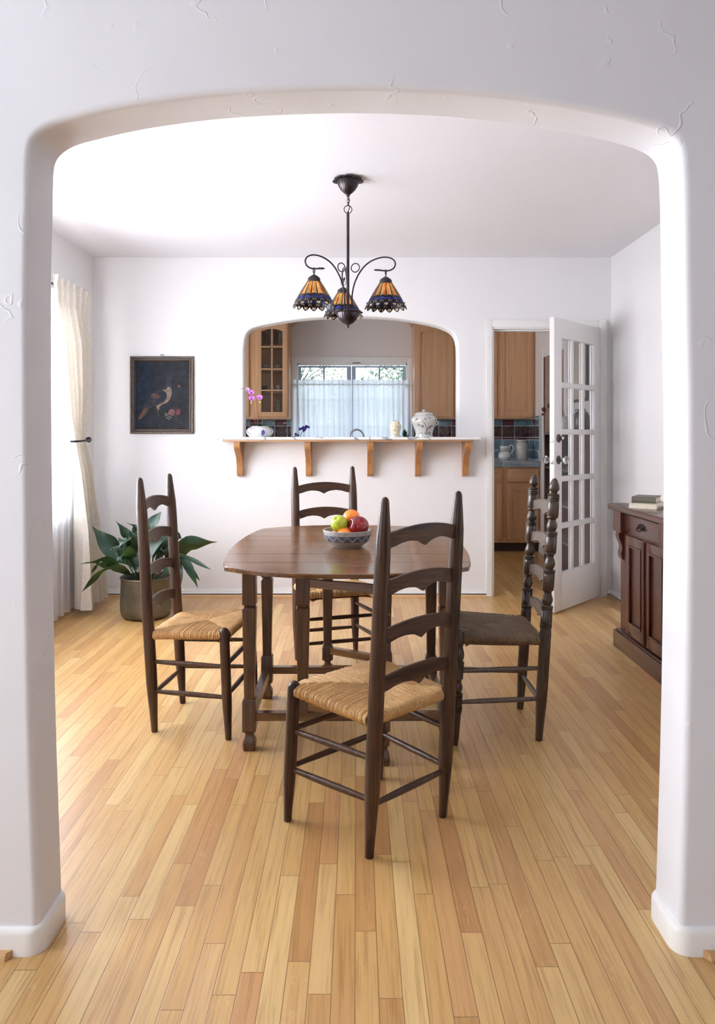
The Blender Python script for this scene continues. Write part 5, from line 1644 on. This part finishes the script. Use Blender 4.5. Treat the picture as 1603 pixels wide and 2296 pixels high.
# jug and storage jar on the counter in the doorway
J0 = (kx(1131, 8.22), 8.22, .982)
jg = thing('jug', J0, 'small white pitcher with navy bands on the tiled counter', 'jug')
mb = MB('porcelain', 'navy')
mb.lathe([(.001, 0), (.045, 0), (.062, .018), (.0685, .042), (.064, .068), (.050, .090), (.046, .097)], n=32, m='porcelain', caps=False)
mb.lathe([(.046, .097), (.0465, .104)], n=32, m='navy', caps=False)
mb.lathe([(.0465, .104), (.047, .118)], n=32, m='porcelain', caps=False); mb.lathe([(.047, .118), (.0475, .124)], n=32, m='navy', caps=False)
mb.lathe([(.0475, .124), (.051, .156), (.047, .156), (.043, .10), (.03, .09), (.001, .088)], n=32, m='porcelain', caps=False)
mb.build('jug_body', jg, doubles=False)
MB('porcelain').tube(smooth_path([(.040, -.02, .125), (.055, -.025, .158), (.078, -.025, .165), (.092, -.02, .14), (.088, -.012, .10), (.062, -.008, .062)], 6), .0075, 8).build('handle', jg)
K0 = (kx(1169.5, 8.24), 8.24, .982)
sj = thing('storage_jar', K0, 'tall pale storage jar with a clamp lid beside the pitcher', 'jar')
MB('clear_jar').lathe([(.001, 0), (.058, 0), (.064, .01), (.068, .06), (.069, .14), (.066, .175), (.055, .198), (.050, .204), (.001, .204)], n=32, caps=False).build('jar_body', sj)
MB('clear_jar').lathe([(.001, .204), (.058, .204), (.060, .212), (.056, .222), (.04, .228), (.001, .230)], n=32, caps=False).build('lid', sj)
mb = MB('pewter'); mb.tube([(.059*math.cos(2*PI*k/24), .059*math.sin(2*PI*k/24), .203) for k in range(24)], .002, 6, closed=True)
mb.tube(smooth_path([(.058, 0, .204), (.066, 0, .19), (.068, 0, .17)], 4), .0025, 6); mb.build('clamp', sj)

# café curtains on a white rod
crd = thing('cafe_rod', (-.055, KY-.10, 1.837), 'thin white curtain rod across the kitchen window', 'curtain rod')
MB('trim_white').tube([(-.70, 0, 0), (.70, 0, 0)], .007, 8).build('rod', crd)
for x in (-.62, .60): MB('trim_white').box(x-.01, x+.01, -.002, .083, -.02, .006, bev=.002).build('rod_bracket', crd)
def cafe(x0, x1, label, seed):
    r_ = random.Random(seed); folds = 11; per = 8; n = folds*per; nz = 26; mb = MB('cafe_sheer'); V = []
    ph = [r_.uniform(-.6, .6) for _ in range(folds+1)]
    for j in range(nz+1):
        z = lerp(1.055, 1.888, j/nz); row = []
        for i in range(n+1):
            u = i/per; k = min(int(u), folds-1)
            w = math.sin(2*PI*u+lerp(ph[k], ph[k+1], u-k)+.4*math.sin(3*z+k))
            am = .016 if z > 1.8 else lerp(.022, .012, (z-1.05)/.75)
            row.append(mb.bm.verts.new((lerp(x0, x1, i/n)+.006*math.sin(u*4+z*3), KY-.108+am*w, z+(.006*math.sin(u*7) if j == nz else 0))))
        V.append(row)
    for a, b in zip(V, V[1:]):
        for i in range(n): mb.bm.faces.new((a[i], a[i+1], b[i+1], b[i]))
    # embroidered border: small flowers and a line
    o = mb.build('cafe_curtain', None, smooth=75); tag(o, label, 'curtain')
    e = MB('sash_blue')
    for z in (1.235, 1.135):
        e.box(x0+.02, x1-.02, KY-.1335, KY-.1325, z-.0012, z+.0012)
    x = x0+.05
    while x < x1-.04:
        for k in range(5):
            a = 2*PI*k/5; e.ball((x+.014*math.cos(a), KY-.133, 1.186+.016*math.sin(a)), .0048, None, 6, (1, .3, 1))
        x += .075+.03*math.sin(x*40)
    e.build('embroidery', o, doubles=False)
cafe(-.735, -.050, 'left-hand sheer white café curtain with embroidered border over the kitchen window', 2)
cafe(-.042, .630, 'right-hand sheer white café curtain with embroidered border over the kitchen window', 5)

# right-hand kitchen wall: a closed door, bookcase, framed picture
mb = MB('trim_white')
x = XKR
for y0, y1, z0, z1 in ((7.00, 7.075, 0, 2.16), (7.84, 7.915, 0, 2.16), (7.075, 7.84, 2.07, 2.16)): mb.box(x-.018, x, y0, y1, z0, z1, bev=.003)
struct(mb, 'trim_3')
d2 = thing('door_2', (0, 0, 0), kind='structure')
mb = MB('door_beige'); mb.box(x-.006, x-.001, 7.075, 7.84, .01, 2.07)
for z0, z1 in ((.2, .9), (1.05, 1.9)):
    for y0, y1 in ((7.16, 7.42), (7.50, 7.76)): mb.box(x-.012, x-.005, y0, y1, z0, z1, bev=.004)
mb.build('door_leaf', d2)
BK = (1.715, XKR-.002, 6.05, 6.86, 1.285)
bk = thing('bookcase', (0, 0, 0), 'dark brown wooden bookcase in the kitchen, seen through the glazed door', 'bookcase')
mb = MB('shelf_brown', 'inside_dark')
x0, x1, y0, y1, zt_ = BK
mb.box(x0, x1, y0, y0+.02, 0, zt_); mb.box(x0, x1, y1-.02, y1, 0, zt_); mb.box(x0, x1, y0+.02, y1-.02, zt_-.025, zt_, bev=.0); mb.box(x1-.008, x1, y0+.02, y1-.02, .06, zt_-.025, 'inside_dark')
mb.box(x0+.01, x1-.008, y0+.02, y1-.02, 0, .06)
mb.build('bookcase_frame', bk)
for z in (.37, .675, .975): MB('shelf_brown').box(x0+.004, x1-.008, y0+.02, y1-.02, z-.02, z).build('shelf', bk)
def standing(y, w, z, h, d, m, label):
    t = thing('book', (x1-.02-d, y, z+.0005), label, 'book')
    mb = MB(m); mb.box(0, d, 0, .002, 0, h); mb.box(0, d, w-.002, w, 0, h); mb.box(-.003, .002, .0, w, 0, h, bev=.001); mb.build('cover', t)
    MB('paper').box(.003, d-.003, .0022, w-.0022, .003, h-.003).build('pages', t)
bks = [(6.835, .045, 'book_cream', .26, 'cream'), (6.79, .04, 'book_green', .25, 'dark green'), (6.749, .03, 'book_blue', .23, 'blue'), (6.718, .03, 'book_red', .24, 'rust red'), (6.20, .035, 'book_white', .25, 'white'), (6.16, .035, 'book_red', .22, 'red'), (6.12, .04, 'book_cream', .24, 'pale')]
for sh, z, zn in (('lowest', .06, 0), ('middle', .37, 1), ('second', .675, 2)):
    for y, w, m, h, nm in bks:
        end = 'far' if y > 6.5 else 'near'
        standing(y-w, w-.002, z, h-.004*zn, .165, m, '%s book standing at the %s end of the %s bookcase shelf' % (nm, end, sh))
fp = thing('wall_picture', (XKR, 6.62, 1.85), 'pale picture in a dark frame on the kitchen wall above the bookcase', 'picture')
mb = MB('frame_dark')
for a, b, c, d in ((-.26, -.235, -.30, .30), (.235, .26, -.30, .30), (-.235, .235, -.30, -.275), (-.235, .235, .275, .30)): mb.box(-.022, -.001, a, b, c, d, bev=.003)
mb.build('picture_frame', fp); MB('stoneware').box(-.010, -.004, -.235, .235, -.275, .275).build('print', fp)
def vase(x, y, prof, m, label, nm='vase'):
    o = MB(m).lathe(prof, n=28, caps=False).build(nm, None, loc=(x, y, BK[4])); tag(o, label, nm)
vase(1.86, 6.32, [(.001, 0), (.04, 0), (.06, .04), (.065, .09), (.045, .14), (.022, .16), (.022, .185), (.028, .19), (.02, .188), (.001, .12)], 'vase_blue', 'blue-grey jug standing on the bookcase, beyond the middle panes')
vase(1.85, 6.16, [(.001, 0), (.05, 0), (.06, .03), (.06, .13), (.045, .16), (.03, .17), (.03, .19), (.024, .188), (.001, .1)], 'pewter', 'dark grey crock at the near end of the bookcase top')
ov = thing('branch_vase', (1.86, 6.72, BK[4]), 'white vase with an arching dried rose branch on the far end of the bookcase', 'vase')
MB('porcelain').lathe([(.001, 0), (.035, 0), (.05, .05), (.04, .10), (.025, .12), (.03, .14), (.024, .138), (.001, .06)], n=24, caps=False).build('vase_body', ov)
o1 = Vector((1.86, 6.72, BK[4]))
bp = [(0, 0, .08), (0, 0, .16), at(1252, 905, 6.8)-o1, at(1240, 910, 6.8)-o1, at(1228, 920, 6.8)-o1, at(1219, 928, 6.8)-o1, at(1216, 932, 6.8)-o1]
MB('orchid_stem').tube(smooth_path(bp, 5), .0028, 6).build('stem', ov)
for px, py, s in ((1219, 918, 1.2), (1231, 910, 1.1), (1216, 929, .6), (1246, 900, 1)):
    mb = MB('paint_pink')
    for k in range(6):
        a = 2*PI*k/6; petal(mb, at(px, py, 6.79)-o1, (math.cos(a), -.3, math.sin(a)), (-math.sin(a), 0, math.cos(a)), .020*s, .020*s, 'paint_pink', .4)
    mb.build('flower', ov, smooth=60, doubles=False)

# ------------------------------------------------------------------ outside the kitchen window
g_ = MB('grass').box(-14, 14, 9.3, 30, -.5, -.35); o = g_.build('lawn', smooth=0); o['kind'] = 'structure'
def tree(x, y, h, r, n, label, seed):
    r_ = random.Random(seed)
    t = thing('tree', (x, y, -.36), label, 'tree')
    mb = MB('bark')
    mb.tube([(0, 0, 0), (.05, .02, h*.3), (-.03, 0, h*.62)], [.13, .10, .06], 9)
    for k in range(14):
        a = r_.uniform(0, 6.28); z0 = h*r_.uniform(.3, .6); e = r*r_.uniform(.6, .95)
        mb.tube(smooth_path([(0, 0, z0), (e*.5*math.cos(a), e*.5*math.sin(a), z0+h*.12), (e*math.cos(a), e*math.sin(a), z0+h*r_.uniform(.12, .3))], 3), .007, 5)
    mb.build('trunk', t)
    mb = MB('tree_leaf')
    for k in range(n):
        while True:
            p = Vector((r_.uniform(-1, 1), r_.uniform(-1, 1), r_.uniform(-1, 1)))
            if .25 < p.length < 1: break
        c = Vector((p.x*r, p.y*r, h*.62+p.z*h*.36))
        d = Vector((r_.uniform(-1, 1), r_.uniform(-1, 1), r_.uniform(-1, 1))).normalized(); u = d.orthogonal().normalized(); s = r_.uniform(.035, .06)
        mb.face([c-d*s, c+u*s*.4, c+d*s, c-u*s*.4])
    mb.build('crown', t, smooth=0, doubles=False)
tree(-1.25, 13.6, 3.9, 1.1, 1700, 'leafy tree outside, behind the left kitchen casement', 1)
tree(1.35, 13.4, 4.4, 1.3, 3000, 'denser leafy tree outside, behind the right kitchen casement', 2)

# ------------------------------------------------------------------ light
fl = thing('added_uplight', (-1.80, 3.30, 0), 'unseen uplighter added in place of a strobe, behind the arch jamb', 'lamp')  # added out of view to light ceiling and jamb, where a strobe stood
MB('bronze').lathe([(.001, 0), (.15, 0), (.15, .012), (.13, .02), (.03, .03), (.014, .05), (.012, .06), (.012, 1.35), (.05, 1.37), (.06, 1.385), (.001, 1.385)], n=32, caps=False).build('base', fl)
MB('white_door').lathe([(.06, 1.378), (.13, 1.385), (.19, 1.42), (.235, 1.49), (.229, 1.49), (.185, 1.425), (.13, 1.392), (.06, 1.386)], n=40, caps=False).build('reflector', fl)
MB('added_uplight_glow').ball((0, 0, 1.54), .145, None, 24).build('globe', fl)
def area(name, loc, rot, sx, sy, power, col=(1, 1, 1)):
    l = bpy.data.lights.new(name, 'AREA'); l.shape = 'RECTANGLE'; l.size = sx; l.size_y = sy; l.energy = power; l.color = col
    o = bpy.data.objects.new(name, l); COL.objects.link(o); o.location = loc; o.rotation_euler = rot
    return o
# daylight standing in the windows; the rear and kitchen ones are added fill
area('daylight_dining', (XL-.30, (WY0+WY1)/2, (WZ0+WZ1)/2+.05), (0, -PI/2, 0), 1.7, 2.9, P_DIN, (.905, .95, 1))
area('daylight_living', (LX0-.30, (LW[0]+LW[1])/2, (LW[2]+LW[3])/2), (0, -PI/2, 0), 1.9, 1.8, P_LIV, (.92, .955, 1))
area('added_fill_rear', ((BW[0]+BW[1])/2, LY0-.30, (BW[2]+BW[3])/2), (PI/2, 0, 0), 3.0, 1.5, P_REAR, (.68, .72, 1))  # blue fill behind the added rear window
area('added_fill_kitchen', (XL-.30, 7.15, 1.6), (0, -PI/2, 0), 1.3, 1.5, P_KIT, (1, .95, .93))  # fill for the dark kitchen, behind the added side window
w = bpy.data.worlds.new('sky'); w.use_nodes = True; S.world = w
nt = w.node_tree; bg = nt.nodes['Background']
bg.inputs[0].default_value = (.80, .90, 1.0, 1); bg.inputs[1].default_value = W_STR
S.view_settings.view_transform = 'Standard'; S.view_settings.look = 'None'; S.view_settings.gamma = 1
S.view_settings.use_curve_mapping = False
S.view_settings.exposure = EXPO
S.cycles.max_bounces = 7; S.cycles.diffuse_bounces = 4; S.cycles.glossy_bounces = 3; S.cycles.transmission_bounces = 6; S.cycles.transparent_max_bounces = 8
S.cycles.use_adaptive_sampling = True; S.cycles.adaptive_threshold = .06; S.cycles.use_light_tree = False
S.cycles.caustics_reflective = False; S.cycles.caustics_refractive = False
S.cycles.sample_clamp_indirect = 6
S.cycles.use_denoising = True
